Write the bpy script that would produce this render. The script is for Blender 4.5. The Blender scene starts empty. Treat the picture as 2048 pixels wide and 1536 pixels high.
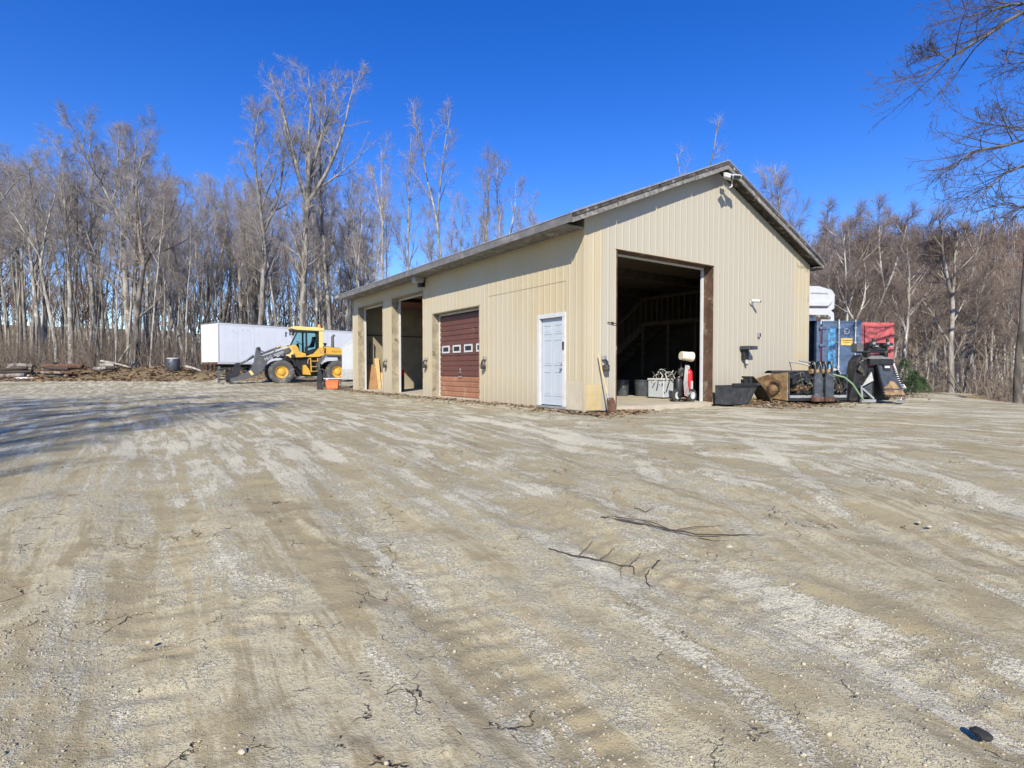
import bpy, bmesh, math, random
import numpy as np
from mathutils import Vector, Matrix

R = math.radians
random.seed(7)
rng = np.random.default_rng(11)
scene = bpy.context.scene
COL = scene.collection

# ------------------------------------------------------------------ camera, sky, sun, exposure
F, CX, HZ, EYE = 1107.0, 1024.0, 740.0, 0.95     # focal length / centre / horizon in photo pixels, eye above the yard
cam_d = bpy.data.cameras.new('camera')
cam = bpy.data.objects.new('camera', cam_d)
COL.objects.link(cam)
cam_d.sensor_width = 36.0
cam_d.lens = F / 2048 * 36.0
cam_d.clip_end = 3000
cam_d.clip_start = 0.05
cam.location = (0, 0, EYE)
cam.rotation_euler = (R(90) - math.atan((768 - HZ) / F), 0, 0)
scene.camera = cam

SUN_D = Vector((0.1607, 1.5216, -1.065)).normalized()
world = bpy.data.worlds.new('World')
scene.world = world
world.use_nodes = True
wn, wl = world.node_tree.nodes, world.node_tree.links
wn.clear()
sky = wn.new('ShaderNodeTexSky')
sky.sky_type = 'NISHITA'
sky.sun_disc = False
sky.sun_elevation = math.asin(-SUN_D.z)
sky.sun_rotation = math.atan2(-SUN_D.x, -SUN_D.y)
sky.altitude = 600
sky.air_density = 1.0
sky.dust_density = 0.0
sky.ozone_density = 3.0
hsv = wn.new('ShaderNodeHueSaturation')
hsv.inputs['Saturation'].default_value = 1.37
hsv.inputs['Value'].default_value = 1.0
hsv.inputs['Hue'].default_value = 0.521
bg = wn.new('ShaderNodeBackground')
bg.inputs['Strength'].default_value = 0.15
wo = wn.new('ShaderNodeOutputWorld')
wl.new(sky.outputs[0], hsv.inputs['Color'])
wl.new(hsv.outputs[0], bg.inputs['Color'])
wl.new(bg.outputs[0], wo.inputs['Surface'])

sun_d = bpy.data.lights.new('sun', 'SUN')
sun_d.energy = 4.8
sun_d.angle = R(0.53)
sun_d.color = (1.0, 0.93, 0.79)
sun = bpy.data.objects.new('sun', sun_d)
COL.objects.link(sun)
sun.location = (-3, -20, 30)
sun.rotation_euler = SUN_D.to_track_quat('-Z', 'Y').to_euler()

vs = scene.view_settings
vs.view_transform = 'Standard'
vs.look = 'None'
vs.gamma = 1.0
vs.use_curve_mapping = False
vs.exposure = 0.46
scene.cycles.max_bounces = 6
scene.cycles.diffuse_bounces = 1
scene.cycles.transparent_max_bounces = 8

# ------------------------------------------------------------------ helpers
def W(px, py, D):
    """photo pixel at a known distance along the view axis -> world point"""
    return Vector(((px - CX) / F * D, D, EYE + (HZ - py) / F * D))


def tag(o, label=None, cat=None, group=None, kind=None):
    if label: o['label'] = label
    if cat: o['category'] = cat
    if group: o['group'] = group
    if kind: o['kind'] = kind
    return o


def empty(name, loc=(0, 0, 0), rz=0.0, parent=None):
    o = bpy.data.objects.new(name, None)
    COL.objects.link(o)
    o.location = loc
    o.rotation_euler = (0, 0, rz)
    o.empty_display_size = 0.2
    if parent: o.parent = parent
    return o


class MB:
    def __init__(s):
        s.v = []; s.f = []

    def add(s, v, f):
        n = len(s.v)
        s.v += [tuple(p) for p in v]
        s.f += [tuple(i + n for i in q) for q in f]
        return s

    def box(s, c, d, M=None):
        x, y, z = d[0] / 2, d[1] / 2, d[2] / 2
        v = [Vector((a * x, b * y, e * z)) for e in (-1, 1) for b in (-1, 1) for a in (-1, 1)]
        if M is not None: v = [M @ p for p in v]
        v = [p + Vector(c) for p in v]
        return s.add(v, [(0, 2, 3, 1), (4, 5, 7, 6), (0, 1, 5, 4), (2, 6, 7, 3), (0, 4, 6, 2), (1, 3, 7, 5)])

    def bx(s, x0, x1, y0, y1, z0, z1):
        return s.box(((x0 + x1) / 2, (y0 + y1) / 2, (z0 + z1) / 2), (abs(x1 - x0), abs(y1 - y0), abs(z1 - z0)))

    def beam(s, p, q, w, h, up=(0, 0, 1)):
        p, q = Vector(p), Vector(q)
        d = (q - p); L = d.length; d.normalize()
        u = Vector(up)
        if abs(d.dot(u)) > 0.98: u = Vector((1, 0, 0))
        sx = d.cross(u).normalized(); uz = sx.cross(d).normalized()
        M = Matrix((d, sx, uz)).transposed()
        return s.box((p + q) / 2, (L, w, h), M)

    def tube(s, pts, rad, n=8, cap=True):
        pts = [Vector(p) for p in pts]
        if not hasattr(rad, '__len__'): rad = [rad] * len(pts)
        rings = []
        ref = None
        for i, p in enumerate(pts):
            t = (pts[min(i + 1, len(pts) - 1)] - pts[max(i - 1, 0)]).normalized()
            if ref is None:
                ref = t.orthogonal().normalized()
            ref = (ref - t * ref.dot(t)).normalized()
            b = t.cross(ref)
            rings.append([p + (ref * math.cos(2 * math.pi * k / n) + b * math.sin(2 * math.pi * k / n)) * rad[i] for k in range(n)])
        v = [q for r in rings for q in r]
        f = []
        for i in range(len(pts) - 1):
            for k in range(n):
                a, b2 = i * n + k, i * n + (k + 1) % n
                f.append((a, b2, b2 + n, a + n))
        if cap:
            f.append(tuple(range(n - 1, -1, -1)))
            f.append(tuple((len(pts) - 1) * n + k for k in range(n)))
        return s.add(v, f)

    def lathe(s, prof, n=24, M=None, closed=False):
        """profile (r, h) turned about local z"""
        v = []; f = []
        m = len(prof)
        for r, h in prof:
            for k in range(n):
                a = 2 * math.pi * k / n
                v.append(Vector((r * math.cos(a), r * math.sin(a), h)))
        rng_i = range(m if closed else m - 1)
        for i in rng_i:
            j = (i + 1) % m
            for k in range(n):
                f.append((i * n + k, i * n + (k + 1) % n, j * n + (k + 1) % n, j * n + k))
        if not closed:
            if prof[0][0] > 1e-5: f.append(tuple(range(n - 1, -1, -1)))
            if prof[-1][0] > 1e-5: f.append(tuple((m - 1) * n + k for k in range(n)))
        if M is not None: v = [M @ p for p in v]
        return s.add(v, f)

    def prism(s, poly, y0, y1, M=None):
        """polygon in x,z swept along y"""
        n = len(poly)
        v = [Vector((x, y0, z)) for x, z in poly] + [Vector((x, y1, z)) for x, z in poly]
        f = [tuple(range(n)), tuple(range(2 * n - 1, n - 1, -1))]
        for k in range(n):
            f.append((k, k + n, (k + 1) % n + n, (k + 1) % n))
        if M is not None: v = [M @ p for p in v]
        return s.add(v, f)

    def build(s, name, m, parent=None, smooth=False, bev=0.0, fix=True):
        me = bpy.data.meshes.new(name)
        me.from_pydata(s.v, [], s.f)
        if fix or bev:
            bm = bmesh.new(); bm.from_mesh(me)
            if fix: bmesh.ops.recalc_face_normals(bm, faces=bm.faces)
            if bev:
                bm.edges.ensure_lookup_table()
                es = [e for e in bm.edges if len(e.link_faces) == 2 and e.calc_face_angle(0) > 0.6]
                bmesh.ops.bevel(bm, geom=es, offset=bev, segments=1, affect='EDGES', clamp_overlap=True)
            bm.to_mesh(me); bm.free()
        me.materials.append(m)
        if smooth:
            me.polygons.foreach_set('use_smooth', [True] * len(me.polygons))
            if hasattr(me, 'set_sharp_from_angle'): me.set_sharp_from_angle(angle=R(40))
        o = bpy.data.objects.new(name, me)
        COL.objects.link(o)
        if parent: o.parent = parent
        return o


def link_mesh(name, me, m=None, parent=None, loc=None, rot=None, scale=None):
    if m is not None and not me.materials: me.materials.append(m)
    o = bpy.data.objects.new(name, me)
    COL.objects.link(o)
    if parent: o.parent = parent
    if loc is not None: o.location = loc
    if rot is not None: o.rotation_euler = rot
    if scale is not None: o.scale = scale if hasattr(scale, '__len__') else (scale,) * 3
    return o


def np_mesh(name, V, Fq, m=None, smooth=False):
    """V (n,3), Fq list of (k, m) int arrays of quads / tris"""
    me = bpy.data.meshes.new(name)
    V = np.ascontiguousarray(V, dtype=np.float32)
    me.vertices.add(len(V))
    me.vertices.foreach_set('co', V.ravel())
    tot = sum(a.size for a in Fq)
    me.loops.add(tot)
    me.loops.foreach_set('vertex_index', np.concatenate([a.ravel() for a in Fq]).astype(np.int32))
    sizes = np.concatenate([np.full(len(a), a.shape[1], dtype=np.int32) for a in Fq])
    starts = np.concatenate(([0], np.cumsum(sizes)[:-1])).astype(np.int32)
    me.polygons.add(len(sizes))
    me.polygons.foreach_set('loop_start', starts)
    try:
        me.polygons.foreach_set('loop_total', sizes)
    except Exception:
        pass
    if smooth: me.polygons.foreach_set('use_smooth', np.ones(len(sizes), dtype=bool))
    me.update(calc_edges=True)
    me.validate()
    if m is not None: me.materials.append(m)
    return me


def copy_tree(o, parent=None):
    c = o.copy(); COL.objects.link(c)
    c.parent = parent
    for ch in list(o.children): copy_tree(ch, c)
    return c


def text_obj(name, s, size, m, parent, loc, rot, ext=0.004, spacing=1.0):
    cu = bpy.data.curves.new(name, 'FONT')
    cu.body = s; cu.size = size; cu.extrude = ext; cu.align_x = 'CENTER'; cu.align_y = 'CENTER'
    cu.space_character = spacing
    t = bpy.data.objects.new('tmp_text', cu)
    COL.objects.link(t)
    dg = bpy.context.evaluated_depsgraph_get(); dg.update()
    me = bpy.data.meshes.new_from_object(t.evaluated_get(dg))
    COL.objects.unlink(t); bpy.data.objects.remove(t)
    me.materials.clear()
    return link_mesh(name, me, m, parent, loc, rot)

# ------------------------------------------------------------------ materials
def nt(name):
    m = bpy.data.materials.new(name); m.use_nodes = True
    n, l = m.node_tree.nodes, m.node_tree.links
    return m, n, l, n['Principled BSDF']


def noise(n, l, vec, scale, detail=4, rough=0.55, dist=0.0):
    t = n.new('ShaderNodeTexNoise')
    t.inputs['Scale'].default_value = scale; t.inputs['Detail'].default_value = detail
    t.inputs['Roughness'].default_value = rough; t.inputs['Distortion'].default_value = dist
    if vec is not None: l.new(vec, t.inputs['Vector'])
    return t.outputs['Fac']


def ramp(n, l, fac, a, b, ca=0.0, cb=1.0):
    r = n.new('ShaderNodeMapRange')
    r.interpolation_type = 'SMOOTHSTEP'
    r.inputs['From Min'].default_value = a; r.inputs['From Max'].default_value = b
    r.inputs['To Min'].default_value = ca; r.inputs['To Max'].default_value = cb
    l.new(fac, r.inputs['Value'])
    return r.outputs['Result']


def mixc(n, l, fac, a, b, mode='MIX'):
    x = n.new('ShaderNodeMix'); x.data_type = 'RGBA'; x.blend_type = mode
    if hasattr(fac, 'is_linked'): l.new(fac, x.inputs['Factor'])
    else: x.inputs['Factor'].default_value = fac
    for sock, val in ((x.inputs['A'], a), (x.inputs['B'], b)):
        if hasattr(val, 'is_linked'): l.new(val, sock)
        else: sock.default_value = (*val, 1) if len(val) == 3 else val
    return x.outputs['Result']


def math2(n, l, op, a, b=0.0):
    x = n.new('ShaderNodeMath'); x.operation = op
    for i, val in enumerate((a, b)):
        if hasattr(val, 'is_linked'): l.new(val, x.inputs[i])
        else: x.inputs[i].default_value = val
    return x.outputs[0]


def M(name, col, rough=0.6, metal=0.0, var=0.2, scale=4.0, bump=0.0, bscale=40.0, dirt=None, dirt_amt=0.0, dscale=2.0, rnd=0.0):
    m, n, l, p = nt(name)
    tc = n.new('ShaderNodeTexCoord')
    vec = tc.outputs['Object']
    f = noise(n, l, vec, scale, 6, 0.6)
    lo = tuple(c * (1 - var) for c in col); hi = tuple(min(1, c * (1 + var)) for c in col)
    c = mixc(n, l, ramp(n, l, f, 0.3, 0.7), lo, hi)
    if dirt:
        d = noise(n, l, vec, dscale, 8, 0.7, 0.6)
        c = mixc(n, l, ramp(n, l, d, 0.62 - dirt_amt * 0.4, 0.75 - dirt_amt * 0.3), c, dirt)
    if rnd:
        oi = n.new('ShaderNodeObjectInfo')
        k = ramp(n, l, oi.outputs['Random'], 0, 1, 1 - rnd, 1 + rnd)
        k.node.interpolation_type = 'LINEAR'
        g = n.new('ShaderNodeVectorMath'); g.operation = 'SCALE'
        l.new(c, g.inputs[0]); l.new(k, g.inputs['Scale'])
        c = g.outputs[0]
    l.new(c, p.inputs['Base Color'])
    p.inputs['Roughness'].default_value = rough
    p.inputs['Metallic'].default_value = metal
    if bump:
        b = n.new('ShaderNodeBump'); b.inputs['Strength'].default_value = bump; b.inputs['Distance'].default_value = 0.02
        l.new(noise(n, l, vec, bscale, 6, 0.65), b.inputs['Height'])
        l.new(b.outputs[0], p.inputs['Normal'])
    return m


def make_siding(faded=False):
    m, n, l, p = nt('faded_tan_steel_siding' if faded else 'tan_steel_siding')
    tc = n.new('ShaderNodeTexCoord'); geo = n.new('ShaderNodeNewGeometry')
    vec = tc.outputs['Object']
    mp = n.new('ShaderNodeMapping'); mp.inputs['Scale'].default_value = (1, 1, 0.12); l.new(vec, mp.inputs['Vector'])
    streak = noise(n, l, mp.outputs[0], 3.0, 6, 0.6)
    c = mixc(n, l, ramp(n, l, streak, 0.3, 0.7), (0.47, 0.40, 0.262), (0.505, 0.43, 0.29))
    oi = n.new('ShaderNodeObjectInfo')
    # sun-faded sheets next to yellower ones
    c = mixc(n, l, ramp(n, l, oi.outputs['Random'], 0.45, 1.0, 0.0, 0.35), c, (0.55, 0.43, 0.245))
    c = mixc(n, l, ramp(n, l, noise(n, l, vec, 0.5, 3), 0.42, 0.62, 0, 0.6), c, (0.49, 0.445, 0.34))
    sx = n.new('ShaderNodeSeparateXYZ'); l.new(vec, sx.inputs[0])
    if faded:      # the gable has bleached except for the sheets at its two ends
        wx = math2(n, l, 'ADD', sx.outputs['X'], ramp(n, l, streak, 0.2, 0.8, -0.12, 0.12))
        mid_ = math2(n, l, 'MULTIPLY', ramp(n, l, wx, 0.42, 0.62), ramp(n, l, wx, 8.95, 8.45))
        c = mixc(n, l, math2(n, l, 'MULTIPLY', mid_, 0.88), c, (0.435, 0.40, 0.322))
    # mud splashed on the lowest half metre
    sp = math2(n, l, 'ADD', sx.outputs['Z'], ramp(n, l, noise(n, l, vec, 6, 6, 0.7), 0.2, 0.8, -0.3, 0.3))
    c = mixc(n, l, ramp(n, l, sp, 0.05, 0.9, 0.7, 0.0), c, (0.44, 0.375, 0.265))
    l.new(c, p.inputs['Base Color'])
    p.inputs['Roughness'].default_value = 0.5
    p.inputs['Specular IOR Level'].default_value = 0.35
    b = n.new('ShaderNodeBump'); b.inputs['Strength'].default_value = 0.12; b.inputs['Distance'].default_value = 0.02
    l.new(noise(n, l, vec, 2.2, 3), b.inputs['Height']); l.new(b.outputs[0], p.inputs['Normal'])
    return m


def make_bark(name, ca, cb, rnd=0.25, sc=3.0):
    m, n, l, p = nt(name)
    tc = n.new('ShaderNodeTexCoord'); vec = tc.outputs['Object']
    mp = n.new('ShaderNodeMapping'); mp.inputs['Scale'].default_value = (1, 1, 0.25); l.new(vec, mp.inputs['Vector'])
    f = noise(n, l, mp.outputs[0], sc, 6, 0.65, 0.4)
    c = mixc(n, l, ramp(n, l, f, 0.36, 0.62), ca, cb)
    pat = noise(n, l, vec, 1.7, 5, 0.6)
    c = mixc(n, l, ramp(n, l, pat, 0.55, 0.68, 0, 0.7), c, tuple(min(1, x * 1.5) for x in cb))
    oi = n.new('ShaderNodeObjectInfo')
    k = ramp(n, l, oi.outputs['Random'], 0, 1, 1 - rnd, 1 + rnd)
    g = n.new('ShaderNodeVectorMath'); g.operation = 'SCALE'
    l.new(c, g.inputs[0]); l.new(k, g.inputs['Scale'])
    l.new(g.outputs[0], p.inputs['Base Color'])
    p.inputs['Roughness'].default_value = 0.9
    b = n.new('ShaderNodeBump'); b.inputs['Strength'].default_value = 0.7; b.inputs['Distance'].default_value = 0.04
    l.new(noise(n, l, mp.outputs[0], sc * 5, 5, 0.7), b.inputs['Height']); l.new(b.outputs[0], p.inputs['Normal'])
    return m


MT = {}
MT['siding'] = make_siding()
MT['siding_faded'] = make_siding(True)
MT['liner_shaded'] = M('shade_dark_liner', (0.042, 0.034, 0.025), 0.9, var=0.25, scale=1.5)  # tan liner darkened in its colour to stand in for the unlit interior
MT['liner'] = M('tan_interior_liner', (0.28, 0.24, 0.165), 0.8, var=0.15, scale=1.5)  # lighter copy of the liner for the sunlit end wall
MT['concrete'] = M('dusty_concrete', (0.47, 0.41, 0.31), 0.9, var=0.15, scale=1.2, bump=0.3, bscale=30)
MT['wood_grey'] = M('weathered_grey_board', (0.20, 0.19, 0.175), 0.85, var=0.4, scale=9, bump=0.3, bscale=30, dirt=(0.42, 0.40, 0.36), dirt_amt=0.25, dscale=3)
MT['wood_dark'] = M('rotten_dark_board', (0.07, 0.06, 0.05), 0.9, var=0.5, scale=7, bump=0.4, bscale=30, dirt=(0.4, 0.38, 0.34), dirt_amt=0.2, dscale=5)
MT['fascia'] = M('grey_painted_fascia', (0.155, 0.15, 0.145), 0.6, var=0.2, scale=3, dirt=(0.25, 0.24, 0.22), dirt_amt=0.2)
MT['roof'] = M('grey_steel_roof', (0.27, 0.27, 0.27), 0.45, metal=0.3, var=0.15, scale=2)
MT['white'] = M('white_paint', (0.55, 0.555, 0.56), 0.5, var=0.05, scale=6, dirt=(0.5, 0.46, 0.38), dirt_amt=0.12, dscale=5)
MT['door_white'] = M('white_steel_door', (0.45, 0.49, 0.53), 0.4, var=0.03, scale=3, dirt=(0.55, 0.52, 0.46), dirt_amt=0.05, dscale=4)
MT['trim'] = M('soiled_jamb_trim', (0.33, 0.28, 0.19), 0.7, var=0.3, scale=2.5, dirt=(0.09, 0.08, 0.045), dirt_amt=0.25, dscale=2.5)
MT['brown_jamb'] = M('brown_jamb', (0.10, 0.055, 0.035), 0.6, var=0.3, scale=3, dirt=(0.3, 0.27, 0.19), dirt_amt=0.2)
MT['door_brown'] = M('brown_sectional_door', (0.125, 0.048, 0.034), 0.5, var=0.12, scale=2, dirt=(0.30, 0.17, 0.11), dirt_amt=0.12, dscale=3)
MT['door_faded'] = M('dust_coated_brown_door', (0.31, 0.14, 0.078), 0.7, var=0.15, scale=2, dirt=(0.42, 0.25, 0.15), dirt_amt=0.2, dscale=3)
MT['glass'] = M('dark_glass', (0.02, 0.03, 0.035), 0.08, var=0.1)
MT['black'] = M('black_painted_steel', (0.018, 0.018, 0.02), 0.45, var=0.3, scale=6, dirt=(0.12, 0.10, 0.075), dirt_amt=0.12, dscale=4)
MT['rubber'] = M('black_rubber', (0.03, 0.03, 0.03), 0.8, var=0.2, scale=8, dirt=(0.20, 0.18, 0.14), dirt_amt=0.3, dscale=3)
MT['tyre'] = M('dusty_tyre_rubber', (0.085, 0.083, 0.078), 0.85, var=0.25, scale=3, dirt=(0.25, 0.225, 0.18), dirt_amt=0.25, dscale=2.5, bump=0.2)
MT['grey_metal'] = M('galvanised_grey', (0.40, 0.40, 0.39), 0.45, metal=0.5, var=0.15, scale=6, dirt=(0.2, 0.17, 0.13), dirt_amt=0.1)
MT['boom'] = M('dark_grey_loader_paint', (0.085, 0.088, 0.095), 0.5, var=0.15, scale=3, dirt=(0.2, 0.18, 0.15), dirt_amt=0.12)
MT['yellow'] = M('yellow_loader_paint', (0.62, 0.36, 0.05), 0.45, var=0.08, scale=3, dirt=(0.36, 0.26, 0.12), dirt_amt=0.25, dscale=2)
MT['yellow_pale'] = M('faded_yellow_cab_paint', (0.74, 0.55, 0.20), 0.45, var=0.08, scale=3)
MT['amber'] = M('amber_beacon', (0.8, 0.22, 0.03), 0.3)
MT['chrome'] = M('chromed_rod', (0.75, 0.75, 0.75), 0.15, metal=1.0, var=0.05)
MT['steel_blade'] = M('scratched_dark_steel', (0.075, 0.085, 0.10), 0.45, metal=0.4, var=0.3, scale=5, dirt=(0.30, 0.30, 0.30), dirt_amt=0.12, dscale=6)
MT['rust'] = M('rusty_steel', (0.12, 0.06, 0.035), 0.9, var=0.5, scale=6, bump=0.4, dirt=(0.06, 0.035, 0.025), dirt_amt=0.3, dscale=4)
MT['rust_tan'] = M('worn_yellow_rusted_steel', (0.26, 0.175, 0.085), 0.7, var=0.35, scale=5, dirt=(0.16, 0.08, 0.035), dirt_amt=0.4, dscale=4)
MT['blue'] = M('faded_blue_container', (0.07, 0.115, 0.20), 0.5, var=0.25, scale=1.6, dirt=(0.20, 0.24, 0.29), dirt_amt=0.18, dscale=1.6)
MT['blue_lite'] = M('scraped_light_blue', (0.09, 0.33, 0.58), 0.5, var=0.2, scale=5, dirt=(0.05, 0.10, 0.20), dirt_amt=0.45, dscale=6)
MT['red'] = M('faded_red_container', (0.50, 0.11, 0.11), 0.55, var=0.12, scale=1.5, dirt=(0.50, 0.19, 0.18), dirt_amt=0.15)
MT['red_gloss'] = M('red_cylinder_paint', (0.60, 0.02, 0.025), 0.3, var=0.08)
MT['orange'] = M('orange_plastic', (0.80, 0.16, 0.05), 0.5, var=0.1)
MT['sticker'] = M('yellow_sticker', (0.78, 0.55, 0.12), 0.5, var=0.08, scale=20)
MT['plywood'] = M('brown_plywood', (0.36, 0.20, 0.09), 0.7, var=0.2, scale=3)
MT['pine'] = M('pale_pine_board', (0.62, 0.42, 0.19), 0.7, var=0.15, scale=4)
MT['trailer'] = M('white_trailer_skin', (0.72, 0.75, 0.79), 0.5, var=0.03, scale=1.5, dirt=(0.55, 0.55, 0.54), dirt_amt=0.08, dscale=1.2)
MT['cream'] = M('cream_plastic', (0.72, 0.66, 0.50), 0.5, var=0.08, scale=6)
MT['hose'] = M('grey_hose', (0.42, 0.42, 0.40), 0.6, var=0.15, scale=20)
MT['green_hose'] = M('green_hydraulic_hose', (0.16, 0.27, 0.14), 0.5, var=0.15, scale=15)
MT['timber'] = M('dark_stair_timber', (0.075, 0.056, 0.038), 0.8, var=0.3, scale=5)
MT['stone'] = M('pale_stone', (0.40, 0.36, 0.27), 0.9, var=0.25, scale=20, rnd=0.2)
MT['dark_stone'] = M('dark_stone', (0.03, 0.028, 0.027), 0.8, var=0.3, scale=20)
MT['snow'] = M('old_snow', (0.85, 0.85, 0.85), 0.8, var=0.06, bump=0.3)
MT['bark'] = make_bark('grey_bark', (0.11, 0.096, 0.08), (0.36, 0.335, 0.29))
MT['bark_dark'] = make_bark('dark_bark', (0.06, 0.05, 0.04), (0.22, 0.19, 0.16))
MT['bark_pale'] = make_bark('pale_bark', (0.17, 0.15, 0.125), (0.42, 0.39, 0.34), 0.1)
MT['birch'] = make_bark('birch_bark', (0.20, 0.18, 0.16), (0.60, 0.56, 0.50), 0.12, 2.0)
MT['twig_brown'] = M('brown_twigs', (0.20, 0.155, 0.125), 0.85, var=0.3, scale=1.0, rnd=0.25)
MT['twig'] = M('mauve_twigs', (0.295, 0.262, 0.245), 0.85, var=0.25, scale=1.0, rnd=0.2)
MT['twig_dark'] = M('dark_twigs', (0.085, 0.068, 0.06), 0.85, var=0.25, scale=1.0)
MT['far_wood'] = M('far_bare_wood', (0.175, 0.12, 0.088), 0.9, var=0.45, scale=0.15)
MT['brush'] = M('tangled_brush', (0.19, 0.15, 0.115), 0.9, var=0.35, scale=0.4)
MT['needle'] = M('evergreen_needles', (0.045, 0.085, 0.03), 0.8, var=0.4, scale=3)
MT['leaf'] = M('dead_leaves', (0.25, 0.165, 0.09), 0.85, var=0.4, scale=3)
MT['stick'] = M('dark_dead_stick', (0.055, 0.042, 0.034), 0.9, var=0.4, scale=15)

# ------------------------------------------------------------------ ground height
def hash2(i, j, s):
    v = np.sin(i * 127.1 + j * 311.7 + s * 74.7) * 43758.5453
    return v - np.floor(v)


def vnoise(x, y, s=0):
    xi, yi = np.floor(x), np.floor(y)
    fx, fy = x - xi, y - yi
    fx = fx * fx * (3 - 2 * fx); fy = fy * fy * (3 - 2 * fy)
    a = hash2(xi, yi, s); b = hash2(xi + 1, yi, s); c = hash2(xi, yi + 1, s); d = hash2(xi + 1, yi + 1, s)
    return a + (b - a) * fx + (c - a) * fy + (a - b - c + d) * fx * fy


def fbm(x, y, s=0, o=4, g=0.5):
    t = 0; a = 1; n = 0
    for k in range(o):
        t = t + a * vnoise(x * 2 ** k + 17.3 * k, y * 2 ** k - 9.1 * k, s + k)
        n += a; a *= g
    return t / n


def sst(a, b, x):
    t = np.clip((x - a) / (b - a), 0, 1)
    return t * t * (3 - 2 * t)


GX, GY = 0.8213, 0.5705          # gable direction; long wall direction is (-GY, GX)
CORN = (1.587, 12.2)             # building corner


def uv_of(x, y):
    dx, dy = x - CORN[0], y - CORN[1]
    return -GY * dx + GX * dy, GX * dx + GY * dy      # u along the long wall, v along the gable


def g0(x, y):
    """terrain without small relief"""
    x = np.asarray(x, float); y = np.asarray(y, float)
    z = -0.48 * (1 - sst(0.0, 13.0, y))
    lf = sst(2, -6, x)
    k_ = x / np.maximum(y, 1.0)
    yb = 39.0 - 4.0 * sst(-0.85, -0.56, k_)                     # where the yard meets the litter bank
    z = z + lf * 0.26 * sst(26, 38, y)
    bank = 0.75 * sst(yb + 0.5, yb + 6, y) + 0.012 * np.clip(y - yb - 6, 0, 60)
    ridge = 0.68 * np.exp(-((y - yb - 1.3) / 0.75) ** 2)
    z = z + lf * (bank * sst(-0.545, -0.60, k_) + ridge * sst(-0.60, -0.55, k_) * sst(-0.36, -0.46, k_))
    edge = 13.95 - 0.21 * (y - 17) + 2.6 * sst(17.3, 19.6, y)
    edge = np.where(y > 20, 16.4, edge)
    rt = sst(edge, edge + 4.0, x) * sst(-8, 2, y)
    z = z - 1.3 * rt
    z = z + 0.13 * sst(14, 19, y) * sst(5, 9, x) * (1 - rt)
    u, v = uv_of(x, y)
    z = z + 0.12 * sst(-1.7, -0.2, u) * sst(4.9, 6.0, v) * sst(9.9, 9.0, v) * (u < 0.2)     # litter piled along the gable
    z = z + 0.05 * sst(-0.9, -0.1, v) * (v < 0.1) * (u > 1.5) * (u < 15.5)
    r = np.hypot(x, y); k = x / np.maximum(y, 1.0)
    k = np.where(y < 1, 3.0 * np.sign(x), k)
    hill = 13 + 23 * sst(0.05, 0.6, k)
    z = z + hill * sst(75, 240, r) * (y > 0) * sst(0, 40, y)
    return z


def relief(x, y):
    r = np.hypot(x, y)
    u, v = uv_of(x, y)
    near = np.exp(-np.maximum(r - 3, 0) / 14)
    h = (fbm(x * 0.9, y * 0.9, 3, 4) - 0.5) * 0.075
    h = h + (fbm(x * 5, y * 5, 5, 3) - 0.5) * 0.028 * near
    cl = np.maximum(fbm(x * 14, y * 14, 9, 2) - 0.60, 0) * 0.10
    h = h + cl * near * sst(0.45, 0.65, fbm(x * 0.7, y * 0.7, 21, 3))
    # wheel tracks running along the long wall
    wob = (fbm(u * 0.15, v * 0.3, 31, 2) - 0.5) * 1.6
    for c, s in ((-3.0, 0.3), (-4.9, 0.3), (-6.4, 0.28), (-8.2, 0.28), (-1.7, 0.26)):
        d = v + wob - c
        tread = 0.5 + 0.5 * np.sin(u * 2 * np.pi / 0.16 + np.abs(d) * 14)
        h = h - (0.022 + 0.012 * tread * near) * np.exp(-(d / s) ** 2)
        h = h + 0.014 * np.exp(-((np.abs(d) - s * 1.7) / 0.12) ** 2)
    wob2 = (fbm(x * 0.3, y * 0.15, 41, 2) - 0.5) * 1.2
    for c in (1.4, 2.9, 4.6, 6.0):
        d = x + 0.1 * (y - 3) + wob2 - c - 0.1 * np.maximum(5 - y, 0) ** 1.3
        h = h - 0.024 * np.exp(-(d / 0.22) ** 2) + 0.012 * np.exp(-((np.abs(d) - 0.38) / 0.12) ** 2)
    bld = (u > -0.05) & (v > -0.05) & (u < 15.3) & (v < 9.6)
    lit = sst(38, 42, y) * sst(0, -6, x)
    h = h + lit * (fbm(x * 0.8, y * 0.8, 51, 3) - 0.45) * 0.5
    fade = np.exp(-np.maximum(r - 60, 0) / 40)
    return np.where(bld, -0.06, h * fade)


def gz(x, y):
    return float(g0(np.array([x]), np.array([y]))[0])

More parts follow.
